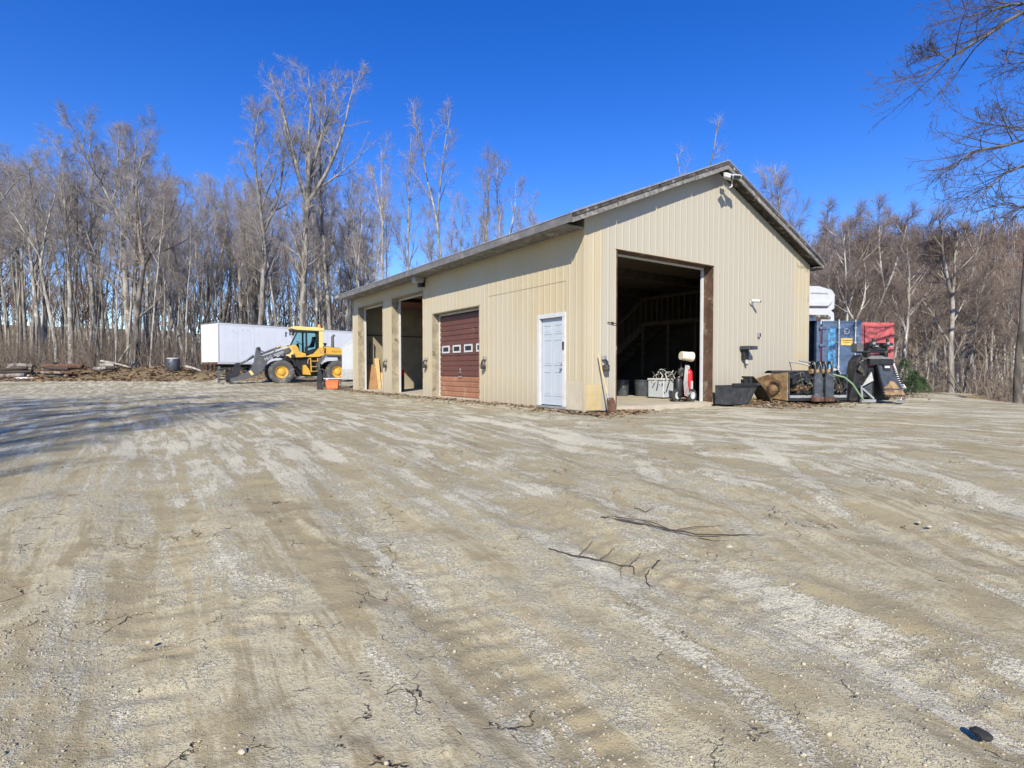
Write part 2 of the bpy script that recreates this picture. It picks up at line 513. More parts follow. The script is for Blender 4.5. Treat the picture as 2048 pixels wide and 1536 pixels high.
# ------------------------------------------------------------------ ground sheet
def make_ground():
    N = 640
    t = np.linspace(-1, 1, N)
    b = 7.6; a = 900 / math.sinh(b)
    xs = a * np.sinh(b * t)
    # keep a fine step around the camera's near field
    xs = np.sign(xs) * np.where(np.abs(t) < 1, np.abs(xs), np.abs(xs))
    ys = xs + 2.6
    X, Y = np.meshgrid(xs + 0.3, ys)
    Z = g0(X, Y) + relief(X, Y)
    V = np.stack([X, Y, Z], -1).reshape(-1, 3)
    i = np.arange(N * N).reshape(N, N)
    q = np.stack([i[:-1, :-1], i[:-1, 1:], i[1:, 1:], i[1:, :-1]], -1).reshape(-1, 4)
    me = np_mesh('ground', V, [q], None, True)
    x, y = V[:, 0], V[:, 1]
    u, v = uv_of(x, y)
    nz = fbm(x * 0.6, y * 0.6, 61, 4) - 0.5
    nz2 = fbm(x * 2.5, y * 2.5, 71, 3) - 0.5
    k_ = x / np.maximum(y, 1.0); yb = 39.0 - 4.0 * sst(-0.85, -0.56, k_)
    lit = sst(-0.6, 0.6, y - yb + nz * 4) * sst(2, -3, x)
    edge = 13.95 - 0.21 * (y - 17) + 2.6 * sst(17.3, 19.6, y)
    edge = np.where(y > 20, 14.0, edge)
    lit = np.maximum(lit, sst(edge - 0.1, edge + 0.4, x + nz * 0.5) * (y > -5))
    lit = np.maximum(lit, sst(60, 70, np.hypot(x, y)))
    along = sst(-2.0, -0.6, u + nz * 2.2 + nz2) * sst(4.4, 5.4, v) * sst(15, 11.5, v) * (u < 4)
    corner = sst(-0.9, -0.25, u + nz * 1.4 + nz2) * sst(-0.8, 0.2, v) * sst(2.4, 0.8, v) * 0.8
    wall = sst(-0.8, -0.15, v + nz * 1.2 + nz2 * 0.8) * (v < 0.3) * (u > -0.2) * (u < 17) * 0.75
    yard = sst(21, 24, y) * sst(-2, -6, x) * sst(0.56, 0.66, fbm(x * 0.35, y * 0.8, 81, 3)) * 0.5
    lit = np.clip(np.maximum.reduce([lit, along * 0.9, corner, wall, yard]), 0, 1)
    at = me.attributes.new('litter', 'FLOAT', 'POINT')
    at.data.foreach_set('value', lit.astype(np.float32))
    tk = np.zeros_like(x)
    wob = (fbm(u * 0.15, v * 0.3, 31, 2) - 0.5) * 1.6
    for j, c0 in enumerate((-1.7, -2.35, -3.0, -4.1, -4.9, -5.5, -6.4, -7.2, -8.2, -9.3, -10.4, -12.0, 0.4, 1.6, 2.7, 4.2, 5.6)):
        wj = wob + (fbm(u * 0.12 + 3 * j, u * 0 + j, 33, 2) - 0.5) * 1.0
        pres = sst(0.42, 0.58, fbm(u * 0.22 + 7 * j, u * 0 + 2.0 * j, 35, 3))
        d = v + wj - c0
        tk = np.maximum(tk, pres * np.exp(-(d / 0.14) ** 4) * (0.65 + 0.35 * np.sin(u * 2 * np.pi / 0.17 + np.abs(d) * 16)))
    wob2 = (fbm(x * 0.3, y * 0.15, 41, 2) - 0.5) * 1.2
    for j, c0 in enumerate((-0.3, 0.5, 1.4, 2.1, 2.9, 3.8, 4.6, 6.0, 7.4)):
        d = x + 0.1 * (y - 3) + wob2 - c0 - 0.1 * np.maximum(5 - y, 0) ** 1.3 - 0.25 * np.maximum(y - 4, 0)
        pres = sst(0.46, 0.60, fbm(y * 0.45 + 5 * j, y * 0 + 1.7 * j, 37, 3)) * sst(12, 7, y)
        tk = np.maximum(tk, pres * np.exp(-(d / 0.11) ** 4) * 0.9)
    at2 = me.attributes.new('track', 'FLOAT', 'POINT')
    at2.data.foreach_set('value', tk.astype(np.float32))
    m, n, l, p = nt('dusty_gravel_yard')
    tc = n.new('ShaderNodeTexCoord'); vec = tc.outputs['Object']

    def mapped(rot, sc):
        mp = n.new('ShaderNodeMapping')
        mp.vector_type = 'POINT'
        r0 = n.new('ShaderNodeVectorRotate'); r0.rotation_type = 'Z_AXIS'; r0.inputs['Angle'].default_value = rot
        l.new(vec, r0.inputs['Vector']); l.new(r0.outputs[0], mp.inputs['Vector'])
        mp.inputs['Scale'].default_value = sc
        return mp.outputs[0]
    # streak axes: along the long wall, along the drive, across the front of the gable
    sA = noise(n, l, mapped(-R(124.8), (0.55, 4.6, 1)), 1.0, 7, 0.70, 0.4)
    sB = noise(n, l, mapped(-R(97), (0.6, 4.4, 1)), 1.0, 7, 0.70, 0.4)
    sC = noise(n, l, mapped(-R(147), (0.45, 3.4, 1)), 1.0, 7, 0.70, 0.4)
    sep = n.new('ShaderNodeSeparateXYZ'); l.new(vec, sep.inputs[0])
    wob = ramp(n, l, noise(n, l, vec, 0.5, 3), 0.2, 0.8, -2, 2)
    wB = ramp(n, l, math2(n, l, 'ADD', sep.outputs['X'], wob), 0.0, 2.5)
    wC = ramp(n, l, math2(n, l, 'ADD', sep.outputs['Y'], wob), 4.5, 8.5)

    def mixf(f, a, b2):
        x = n.new('ShaderNodeMix'); x.data_type = 'FLOAT'
        l.new(f, x.inputs['Factor']); l.new(a, x.inputs['A']); l.new(b2, x.inputs['B'])
        return x.outputs['Result']
    st = mixf(wB, sA, sB)
    st = mixf(math2(n, l, 'MULTIPLY', wC, wB), st, sC)
    big = noise(n, l, vec, 0.33, 5, 0.6)
    mid = noise(n, l, vec, 2.4, 8, 0.68, 0.4)
    grit = noise(n, l, vec, 38, 4, 0.75)
    fine = noise(n, l, vec, 130, 3, 0.7)
    mud = mixc(n, l, ramp(n, l, big, 0.35, 0.65), (0.285, 0.24, 0.155), (0.365, 0.315, 0.205))
    mud = mixc(n, l, ramp(n, l, noise(n, l, vec, 1.1, 6, 0.65), 0.38, 0.62, 0, 0.5), mud, (0.345, 0.305, 0.21))
    # broad dusty wash over the middle of the yard
    dustm = math2(n, l, 'ADD', st, math2(n, l, 'MULTIPLY', mid, 0.55))
    dust = ramp(n, l, dustm, 0.70, 0.82)
    far = ramp(n, l, sep.outputs['Y'], 3.0, 9.0, 0.0, 0.07)
    c = mixc(n, l, dust, mud, (0.45, 0.408, 0.295))
    # pale crushed stone showing through, broken up by grit
    gm = math2(n, l, 'ADD', math2(n, l, 'ADD', math2(n, l, 'MULTIPLY', st, 1.1), math2(n, l, 'MULTIPLY', grit, 0.62)), math2(n, l, 'MULTIPLY', mid, 0.5))
    grit2 = noise(n, l, vec, 85, 3, 0.7)
    gm = math2(n, l, 'ADD', gm, math2(n, l, 'ADD', far, math2(n, l, 'MULTIPLY', big, 0.5)))
    gm = math2(n, l, 'ADD', gm, math2(n, l, 'MULTIPLY', grit2, 0.45))
    ta = n.new('ShaderNodeAttribute'); ta.attribute_name = 'track'
    gm = math2(n, l, 'ADD', gm, math2(n, l, 'MULTIPLY', ta.outputs['Fac'], 0.15))
    gravel = ramp(n, l, gm, 1.64, 1.69)
    stone = mixc(n, l, ramp(n, l, fine, 0.35, 0.65), (0.47, 0.44, 0.345), (0.70, 0.67, 0.565))
    c = mixc(n, l, math2(n, l, 'MULTIPLY', gravel, 0.9), c, stone)
    # dark crumbs and grit shadows
    cr = ramp(n, l, grit, 0.32, 0.42, 0.7, 0.0)
    c = mixc(n, l, math2(n, l, 'MULTIPLY', cr, ramp(n, l, mid, 0.4, 0.6)), c, (0.13, 0.105, 0.075))
    # drying cracks
    vo = n.new('ShaderNodeTexVoronoi'); vo.feature = 'DISTANCE_TO_EDGE'; vo.inputs['Scale'].default_value = 3.2
    wv = n.new('ShaderNodeVectorMath'); wv.operation = 'ADD'
    nn = n.new('ShaderNodeTexNoise'); nn.inputs['Scale'].default_value = 5; nn.inputs['Detail'].default_value = 4; l.new(vec, nn.inputs['Vector'])
    sc_ = n.new('ShaderNodeVectorMath'); sc_.operation = 'SCALE'; sc_.inputs['Scale'].default_value = 0.35
    l.new(nn.outputs['Color'], sc_.inputs[0]); l.new(vec, wv.inputs[0]); l.new(sc_.outputs[0], wv.inputs[1]); l.new(wv.outputs[0], vo.inputs['Vector'])
    crack = ramp(n, l, vo.outputs['Distance'], 0.004, 0.020, 1.0, 0.0)
    cmask = math2(n, l, 'MULTIPLY', ramp(n, l, noise(n, l, vec, 1.6, 5, 0.7), 0.55, 0.62), ramp(n, l, big, 0.55, 0.42))
    soft = math2(n, l, 'MULTIPLY', ramp(n, l, sep.outputs['X'], 0.1, -0.7), ramp(n, l, sep.outputs['Y'], 3.6, 2.2))
    cmask = math2(n, l, 'MAXIMUM', cmask, math2(n, l, 'MULTIPLY', soft, ramp(n, l, noise(n, l, vec, 2.9, 6, 0.75), 0.54, 0.60)))
    crack = math2(n, l, 'MULTIPLY', crack, cmask)
    c = mixc(n, l, math2(n, l, 'MULTIPLY', crack, 0.85), c, (0.07, 0.055, 0.04))
    wm = n.new('ShaderNodeVectorMath'); wm.operation = 'MULTIPLY'; wm.inputs[1].default_value = (1.09, 1.065, 0.97)
    l.new(c, wm.inputs[0]); c = wm.outputs[0]
    # leaf litter
    la = n.new('ShaderNodeAttribute'); la.attribute_name = 'litter'
    lf = math2(n, l, 'ADD', la.outputs['Fac'], ramp(n, l, noise(n, l, vec, 9, 6, 0.75), 0.25, 0.75, -0.55, 0.55))
    lm = math2(n, l, 'MULTIPLY', ramp(n, l, lf, 0.35, 0.75), ramp(n, l, la.outputs['Fac'], 0.02, 0.12))
    lc = mixc(n, l, ramp(n, l, noise(n, l, vec, 16, 6, 0.8), 0.35, 0.65), (0.10, 0.072, 0.045), (0.33, 0.245, 0.145))
    lc = mixc(n, l, ramp(n, l, noise(n, l, vec, 0.6, 4, 0.6), 0.5, 0.65, 0, 0.55), lc, (0.30, 0.25, 0.09))
    c = mixc(n, l, lm, c, lc)
    l.new(c, p.inputs['Base Color'])
    p.inputs['Roughness'].default_value = 0.95
    p.inputs['Specular IOR Level'].default_value = 0.15
    # fine relief
    hsum = math2(n, l, 'ADD', math2(n, l, 'MULTIPLY', grit, math2(n, l, 'ADD', math2(n, l, 'MULTIPLY', gravel, 0.9), 0.35)), math2(n, l, 'MULTIPLY', fine, 0.25))
    hsum = math2(n, l, 'ADD', hsum, math2(n, l, 'MULTIPLY', mid, 1.2))
    hsum = math2(n, l, 'SUBTRACT', hsum, math2(n, l, 'MULTIPLY', crack, 1.2))
    bp = n.new('ShaderNodeBump'); bp.inputs['Strength'].default_value = 1.0; bp.inputs['Distance'].default_value = 0.022
    l.new(hsum, bp.inputs['Height']); l.new(bp.outputs[0], p.inputs['Normal'])
    me.materials.append(m)
    o = link_mesh('ground', me)
    tag(o, 'dusty brown gravel yard with pale wheel tracks and leaf litter', 'ground', kind='structure')
    return o


make_ground()

# ------------------------------------------------------------------ workshop building  (local x = across the gable, local y = along the long wall)
BW, BL = 9.5, 15.1
APX, SL = 6.45, 0.41
BROT = math.atan2(GY, GX)


def roof_top(v): return APX - SL * abs(v - BW / 2)


def wall_top(v): return roof_top(v) - 0.20


def rib_points(a, b, openings):
    per = 0.2286
    base = [(-0.034, 0), (-0.012, 0.0065), (0.012, 0.0065), (0.034, 0), (0.064, 0), (0.0762, 0.0015), (0.0884, 0),
            (0.1402, 0), (0.1524, 0.0015), (0.1646, 0)]
    pts = []
    k = 0
    while k * per + a - 0.1 < b:
        for d, h in base: pts.append((a + 0.05 + k * per + d, h))
        k += 1
    pts = [q for q in pts if a < q[0] < b]

    def hh(x):
        for (x0, h0), (x1, h1) in zip(pts, pts[1:]):
            if x0 <= x <= x1: return h0 + (h1 - h0) * (x - x0) / (x1 - x0)
        return 0.0
    extra = [(a, 0.0), (b, 0.0)] + [(e, hh(e)) for o in openings for e in o[:2]]
    return sorted(pts + extra)


def siding_wall(parent, a, b, zb, top, openings, place, mk='siding'):
    pts = rib_points(a, b, openings)
    panels = {}
    for (x0, h0), (x1, h1) in zip(pts, pts[1:]):
        if x1 - x0 < 1e-5: continue
        xm = (x0 + x1) / 2
        iv = [(lambda x: zb, top)]
        ops = sorted([o for o in openings if o[0] <= xm <= o[1]], key=lambda o: o[2])
        cur = zb; segs = []
        for o in ops:
            if o[2] > cur + 1e-4: segs.append((cur, cur, o[2], o[2]))
            cur = o[3]
        segs.append((cur, cur, top(x0), top(x1)))
        for z00, z01, z10, z11 in segs:
            mb = panels.setdefault((int((xm - a) / 0.9144), ops[-1][0] if ops else sum(o[0] > xm for o in openings) - 100), MB())
            mb.add([place(x0, h0, z00), place(x1, h1, z01), place(x1, h1, z11), place(x0, h0, z10)], [(0, 1, 2, 3)])
    for k in sorted(panels):
        panels[k].build('siding_panel', MT[mk], parent, fix=False)


def core_wall(a, b, zb, top, openings, place, t):
    """solid wall behind the sheets, with the openings left out"""
    xs = sorted({a, b, (BW / 2 if a < BW / 2 < b and b < BW + 0.1 else a)} | {e for o in openings for e in o[:2]})
    mb = MB()
    for x0, x1 in zip(xs, xs[1:]):
        if x1 - x0 < 1e-4: continue
        xm = (x0 + x1) / 2
        cur = zb; segs = []
        for o in sorted([o for o in openings if o[0] <= xm <= o[1]], key=lambda o: o[2]):
            if o[2] > cur + 1e-4: segs.append((cur, o[2], o[2]))
            cur = o[3]
        segs.append((cur, top(x0), top(x1)))
        for z0, za, zc in segs:
            v = [place(x0, 0, z0), place(x1, 0, z0), place(x1, 0, zc), place(x0, 0, za),
                 place(x0, -t, z0), place(x1, -t, z0), place(x1, -t, zc), place(x0, -t, za)]
            mb.add(v, [(0, 1, 2, 3), (4, 7, 6, 5), (0, 4, 5, 1), (1, 5, 6, 2), (2, 6, 7, 3), (3, 7, 4, 0)])
    return mb


B = empty('workshop_building', (CORN[0], CORN[1], 0), BROT)
tag(B, 'tan corrugated steel workshop with open overhead doors and grey gable roof', 'building')
FLR = 0.10
op_long = [(0.66, 1.61, 0, 2.23), (4.38, 7.34, 0, 2.79), (8.05, 10.73, 0, 3.65), (11.64, 14.44, 0, 3.65)]
op_gab = [(0.97, 4.585, 0, 3.72)]
EAVE = wall_top(0)
pl_long = lambda s, h, z: (-h, s, z)           # outward is -x
pl_gab = lambda s, h, z: (s, -h, z)            # outward is -y
pl_right = lambda s, h, z: (BW + h, s, z)
pl_back = lambda s, h, z: (s, BL + h, z)

wl_ = core_wall(0.03, BL - 0.03, 0.0, lambda s: EAVE - 0.01, op_long, lambda s, h, z: (0.02 - h, s, z), 0.14).build('long_wall', MT['liner_shaded'], B)
wg_ = core_wall(0.17, BW - 0.17, 0.0, lambda s: wall_top(s) - 0.02, op_gab, lambda s, h, z: (s, 0.02 - h, z), 0.14).build('gable_wall', MT['liner_shaded'], B)
wr_ = core_wall(0.03, BL - 0.03, 0.0, lambda s: EAVE - 0.01, [], lambda s, h, z: (BW - 0.02 + h, s, z), 0.14).build('side_wall', MT['liner_shaded'], B)
wb_ = core_wall(0.17, BW - 0.17, 0.0, lambda s: wall_top(s) - 0.02, [], lambda s, h, z: (s, BL - 0.02 + h, z), 0.14).build('end_wall', MT['liner'], B)
siding_wall(wl_, 0, BL, 0.03, lambda s: EAVE, op_long, pl_long)
siding_wall(wg_, 0, BW, 0.03, wall_top, op_gab, pl_gab, 'siding_faded')
siding_wall(wr_, 0, BL, 0.03, lambda s: EAVE, [], pl_right)
siding_wall(wb_, 0, BW, 0.03, wall_top, [], pl_back)
MB().bx(-0.016, 0.04, -0.015, 0.03, 0.02, EAVE - 0.02).build('corner_trim', MT['siding'], B)
MB().bx(BW - 0.05, BW + 0.028, -0.028, 0.05, 0.02, EAVE - 0.02).build('corner_trim', MT['siding'], B)
MB().bx(-0.03, 0.04, BL - 0.03, BL + 0.028, 0.02, EAVE - 0.02).build('corner_trim', MT['siding'], B)
# patched sheets: a seam line above the entry door and two replaced skirts beside the corner
sm = MB().bx(-0.0135, -0.0095, 0.62, 3.9, 2.988, 2.993).bx(-0.0135, -0.0095, 0.62, 0.625, 2.3, 2.988)
sm.build('patch_seam', MT['trim'], wl_)
MB().bx(-0.0165, -0.0125, 0.045, 0.58, 0.05, 0.70).build('patch_panel', M('pale_patch_sheet', (0.50, 0.44, 0.33), 0.5, var=0.08), wl_)
MB().bx(0.045, 0.52, -0.0165, -0.0125, 0.05, 0.62).build('patch_panel', M('yellow_patch_sheet', (0.54, 0.42, 0.22), 0.5, var=0.08), wg_)
# floor slab, ceiling
MB().bx(0.15, BW - 0.15, 0.15, BL - 0.15, -0.15, FLR).build('floor_slab', MT['concrete'], B)
MB().bx(-0.02, 0.15, 4.42, 14.40, -0.15, FLR - 0.004).bx(1.0, 4.55, -0.02, 0.15, -0.15, FLR - 0.004).build('door_sill', MT['concrete'], B)
MB().bx(0.165, BW - 0.165, 0.165, BL - 0.165, 4.06, 4.09).build('ceiling', M('brown_ceiling', (0.09, 0.068, 0.045), 0.9), B)  # ceiling colour lowered so the inside reads as shaded
for yb in (3.0, 6.0, 9.0, 12.0):
    MB().bx(0.2, BW - 0.2, yb - 0.07, yb + 0.07, 3.80, 4.055).build('ceiling_beam', MT['timber'], B)
# liner rail at mid height on the end wall
MB().bx(0.2, BW - 0.2, BL - 0.20, BL - 0.165, 2.48, 2.53).build('wall_rail', MT['timber'], B)

# roof: two pitches of standing sheets on a dark edge
OE, OR_, OE2 = 0.62, 0.30, 0.35
for side in (0, 1):
    v0, v1 = (-OE, BW / 2) if side == 0 else (BW + OE2, BW / 2)
    z0, z1 = roof_top(v0), roof_top(v1)
    u0, u1 = -OR_, BL + 0.05
    rf = MB().add([(v0, u0 + 0.03, z0 - 0.15), (v1, u0 + 0.03, z1 - 0.15), (v1, u1, z1 - 0.15), (v0, u1, z0 - 0.15),
                   (v0, u0 + 0.03, z0 - 0.03), (v1, u0 + 0.03, z1 - 0.03), (v1, u1, z1 - 0.03), (v0, u1, z0 - 0.03)],
                  [(0, 1, 2, 3), (4, 7, 6, 5), (0, 4, 5, 1), (1, 5, 6, 2), (2, 6, 7, 3), (3, 7, 4, 0)]).build('roof', MT['wood_dark'], B)
    n = 17
    e = -0.04 if side == 0 else 0.04
    for k in range(n):
        a = u0 + (u1 - u0) * k / n; b = u0 + (u1 - u0) * (k + 1) / n - 0.004
        mb = MB()
        prof = [(a, 0), (a + 0.02, 0.022), (a + 0.06, 0.022), (a + 0.08, 0), ((a + b) / 2 - 0.03, 0), ((a + b) / 2 - 0.015, 0.015), ((a + b) / 2 + 0.015, 0.015), ((a + b) / 2 + 0.03, 0), (b, 0)]
        ze = z0 + e * SL * (1 if side == 0 else -1)
        for (p, h), (q, h2) in zip(prof, prof[1:]):
            mb.add([(v0 + e, p, ze - 0.02 + h), (v0 + e, q, ze - 0.02 + h2), (v1, q, z1 - 0.02 + h2), (v1, p, z1 - 0.02 + h),
                    (v0 + e, p, ze - 0.028), (v0 + e, q, ze - 0.028), (v1, q, z1 - 0.028), (v1, p, z1 - 0.028)],
                   [(0, 1, 2, 3), (4, 7, 6, 5), (0, 4, 5, 1), (3, 2, 6, 7), (0, 3, 7, 4), (1, 5, 6, 2)])
        mb.build('roof_sheet', MT['roof'], rf)
    # rake: weathered barge board made of several boards, dark upper edge above it
    nb = 4
    for k in range(nb):
        ta, tb = k / nb + 0.004, (k + 1) / nb - 0.004
        va, vb = v0 + (v1 - v0) * ta, v0 + (v1 - v0) * tb
        za, zb_ = roof_top(va), roof_top(vb)
        dy = 0.004 * (k % 2)
        zo = random.uniform(-0.012, 0.012)
        poly = [(va, za - 0.222 + zo), (vb, zb_ - 0.222 + zo), (vb, zb_ - 0.115), (va, za - 0.115)]
        MB().prism(poly, u0 - 0.012 - dy, u0 + 0.024).build('barge_board', MT['wood_grey'], B)
        poly = [(va, za - 0.108), (vb, zb_ - 0.108), (vb, zb_ - 0.03), (va, za - 0.03)]
        MB().prism(poly, u0 - 0.03, u0 + 0.02).build('barge_board', MT['wood_dark'], B)
    # drip edge
    poly = [(v0, z0 - 0.026), (v1, z1 - 0.026), (v1, z1 + 0.012), (v0, z0 + 0.012)]
    MB().prism(poly, u0 - 0.045, u0 - 0.032).build('drip_edge', MT['grey_metal'], B)
# eave fascia in lengths and soffit
nf = 4
for k in range(nf):
    a = -OR_ + (BL + 0.3) * k / nf + 0.003; b = -OR_ + (BL + 0.3) * (k + 1) / nf - 0.003
    z = roof_top(-OE)
    MB().bx(-OE - 0.03, -OE - 0.004, a, b, z - 0.215 - 0.006 * (k % 2), z - 0.03).build('fascia_board', MT['fascia'], B)
    MB().bx(-OE - 0.003, -0.03, max(a, 0.0), b, z - 0.20, z - 0.175).build('soffit_board', MT['wood_grey'], B)
z = roof_top(BW + OE2)
MB().bx(BW + OE2 + 0.004, BW + OE2 + 0.03, -OR_, BL, z - 0.23, z - 0.03).build('fascia_board', MT['wood_grey'], B)
MB().bx(BW + 0.03, BW + OE2 + 0.003, -OR_, BL, z - 0.20, z - 0.175).build('soffit_board', MT['wood_grey'], B)
MB().bx(-OE - 0.06, -OE + 0.1, BL + 0.06, BL + 0.5, roof_top(-OE) - 0.16, roof_top(-OE) - 0.02).build('fascia_board', MT['wood_grey'], B)


def opening_trim(wall, place, a, b, top, jamb_m, rec=0.30, white=0.075):
    """lining boards of the recess and the white frame set behind it; place(s, outward, z)"""
    def bar(s0, s1, h0, h1, z0, z1, name, m):
        P = [place(s, h, z) for z in (z0, z1) for h in (h0, h1) for s in (s0, s1)]
        MB().add(P, [(0, 2, 3, 1), (4, 5, 7, 6), (0, 1, 5, 4), (2, 6, 7, 3), (0, 4, 6, 2), (1, 3, 7, 5)]).build(name, m, wall)
    bar(a + 0.002, a + 0.018, -rec, 0.024, FLR, top - 0.002, 'jamb', jamb_m)
    bar(b - 0.018, b - 0.002, -rec, 0.024, FLR, top - 0.002, 'jamb', jamb_m)
    bar(a + 0.02, b - 0.02, -rec, 0.022, top - 0.02, top - 0.003, 'header', jamb_m)
    bar(a + 0.019, a + 0.019 + white, -rec + 0.004, -rec + 0.05, FLR + 0.002, top - 0.024, 'frame', MT['white'])
    bar(b - 0.019 - white, b - 0.019, -rec + 0.004, -rec + 0.05, FLR + 0.002, top - 0.024, 'frame', MT['white'])
    bar(a + 0.02 + white, b - 0.02 - white, -rec + 0.006, -rec + 0.048, top - 0.024 - white * 0.6, top - 0.024, 'frame', MT['white'])
    bar(a - 0.03, b + 0.03, 0.018, 0.032, top, top + 0.025, 'drip_cap', MT['siding'])


opening_trim(wg_, pl_gab, 0.97, 4.585, 3.72, MT['brown_jamb'], 0.32, 0.08)
opening_trim(wl_, pl_long, 4.38, 7.34, 2.79, MT['trim'], 0.26, 0.09)
opening_trim(wl_, pl_long, 8.05, 10.73, 3.65, MT['trim'], 0.30, 0.10)
opening_trim(wl_, pl_long, 11.64, 14.44, 3.65, MT['trim'], 0.30, 0.10)
# raised sectional doors under the ceiling, seen only from below
for (a, b) in ((8.2, 10.6), (11.8, 14.3)):
    for k in range(5):
        MB().bx(0.75 + k * 0.62, 0.75 + k * 0.62 + 0.61, a, b, 3.70, 3.745).build('raised_door_section', MT['door_brown'], wl_)

# brown sectional door
D1 = empty('sectional_door', (0, 0, 0), 0, B)
y0, y1 = 4.38 + 0.10, 7.34 - 0.10
nsec = 4; zt = 2.68; hh = (zt - FLR - 0.01) / nsec
for k in range(nsec):
    z0 = FLR + 0.005 + k * hh
    mat = MT['door_faded'] if k == 0 else MT['door_brown']
    sec = MB().bx(0.23, 0.27, y0, y1, z0, z0 + hh - 0.006).build('door_section', mat, D1)
    nr = 4
    for j in range(nr):
        za = z0 + 0.012 + j * (hh - 0.02) / nr
        zb_ = za + (hh - 0.02) / nr - 0.022
        MB().prism([(0.229, za), (0.229, zb_), (0.213, zb_ - 0.018), (0.213, za + 0.018)], y0 + 0.01, y1 - 0.01).build('door_rib', mat, sec)
    if k == 2:
        for j in range(4):
            yc = y1 - 0.42 - j * 0.715
            za, zb_ = z0 + 0.10, z0 + 0.34
            MB().bx(0.192, 0.212, yc - 0.24, yc + 0.24, za, za + 0.05).bx(0.192, 0.212, yc - 0.24, yc + 0.24, zb_ - 0.05, zb_)\
                .bx(0.192, 0.212, yc - 0.24, yc - 0.19, za + 0.05, zb_ - 0.05).bx(0.192, 0.212, yc + 0.19, yc + 0.24, za + 0.05, zb_ - 0.05)\
                .build('window_frame', MT['white'], sec)
            MB().bx(0.202, 0.2125, yc - 0.19, yc + 0.19, za + 0.05, zb_ - 0.05).build('window_pane', MT['glass'], sec)
MB().bx(0.19, 0.212, 5.86, 5.90, 0.93, 1.0).bx(0.18, 0.212, 5.80, 5.96, 0.72, 0.76).bx(0.185, 0.212, 5.84, 5.92, 0.86, 0.9).build('door_handle', MT['grey_metal'], D1)

# entry door with six panels
E1 = empty('entry_door', (0, 0, 0), 0, B)
ya, yb, zt = 0.66, 1.61, 2.23
MB().bx(0.045, 0.085, ya + 0.05, yb - 0.05, FLR + 0.02, zt - 0.05).build('door_leaf', MT['door_white'], E1)
for (pa, pb) in ((0.79, 1.09), (1.18, 1.48)):
    for (za, zb_) in ((0.33, 0.92), (1.06, 1.68), (1.80, 2.03)):
        fr = MB()
        for q in ((pa, pb, za, za + 0.03), (pa, pb, zb_ - 0.03, zb_), (pa, pa + 0.03, za + 0.03, zb_ - 0.03), (pb - 0.03, pb, za + 0.03, zb_ - 0.03)):
            fr.bx(0.036, 0.0445, q[0], q[1], q[2], q[3])
        fr.build('door_panel', MT['door_white'], E1, bev=0.003)
        MB().bx(0.039, 0.0447, pa + 0.055, pb - 0.055, za + 0.055, zb_ - 0.055).build('door_panel', MT['door_white'], E1, bev=0.003)
for q in ((ya - 0.05, ya + 0.05), (yb - 0.05, yb + 0.05)):
    MB().bx(-0.038, 0.04, q[0], q[1], FLR, zt - 0.05).build('door_frame', MT['white'], E1, bev=0.004)
MB().bx(-0.038, 0.04, ya - 0.05, yb + 0.05, zt - 0.048, zt + 0.05).build('door_frame', MT['white'], E1, bev=0.004)
MB().bx(-0.06, 0.045, ya - 0.05, yb + 0.05, FLR - 0.05, FLR - 0.004).build('threshold', MT['grey_metal'], E1)
MB().tube([(0.045, 0.80, 0.98), (0.0, 0.80, 0.98)], 0.018, 10).tube([(0.0, 0.80, 0.98), (-0.028, 0.80, 0.98)], [0.03, 0.026], 10).tube([(0.045, 0.80, 1.10), (0.015, 0.80, 1.10)], 0.028, 10).build('door_knob', MT['grey_metal'], E1, True)
MB().bx(-0.065, -0.039, 0.635, 0.68, 1.42, 1.60).build('lock_keypad', MT['black'], E1, bev=0.004)

# wall fittings -----------------------------------------------------
def on_b(x, y, z):
    return B_M @ Vector((x, y, z))


B_M = Matrix.Translation((CORN[0], CORN[1], 0)) @ Matrix.Rotation(BROT, 4, 'Z')


def fitting(name, x, y, z, rz=0.0):
    p = on_b(x, y, z)
    return empty(name, p, BROT + rz)


# area lamp under the eave (local -y of the thing faces out of the wall)
o = fitting('area_light', -0.024, 7.95, 3.86, -math.pi / 2)
MB().bx(-0.06, 0.06, -0.05, 0.0, -0.12, 0.12).build('bracket', MT['black'], o)
MB().prism([(-0.13, 0.02), (0.13, 0.02), (0.13, 0.20), (-0.13, 0.20)], -0.40, -0.052).build('housing', MT['grey_metal'], o, bev=0.02)
MB().bx(-0.1, 0.1, -0.37, -0.10, 0.005, 0.018).build('lens', MT['white'], o)
MB().lathe([(0.09, -0.13), (0.09, -0.02), (0.05, 0.02)], 14).build('sensor_hood', MT['black'], empty('sensor', (0, -0.14, 0.0), 0, o))
tag(o, 'grey boxy area light on black bracket under the eave over the tall door', 'wall light')
# twin floodlight below the apex
o = fitting('flood_light', 4.62, -0.30, 5.98)
MB().bx(-0.04, 0.16, -0.02, 0.0, -0.02, 0.12).tube([(0.1, -0.02, 0.04), (0.1, -0.10, 0.0)], 0.02, 8).build('bracket', MT['white'], o)
for sx, s in ((-0.12, -1), (0.20, 1)):
    h = empty('lamp_head', (sx, -0.18, -0.06 if s < 0 else 0.0), 0, o)
    h.rotation_euler = (R(25), 0, s * R(-28))
    MB().prism([(-0.12, -0.05), (0.12, -0.05), (0.14, 0.06), (-0.14, 0.06)], -0.09, 0.08).build('housing', MT['white'], h, bev=0.015)
    MB().bx(-0.10, 0.10, -0.098, -0.0905, -0.04, 0.05).build('lens', MT['glass'], h)
MB().tube([(0.18, -0.1, -0.02), (0.2, -0.08, -0.22), (0.12, -0.05, -0.26), (-0.02, -0.04, -0.24)], 0.022, 8).build('conduit', MT['white'], o)
tag(o, 'white twin floodlight fixed below the peak of the gable', 'wall light')
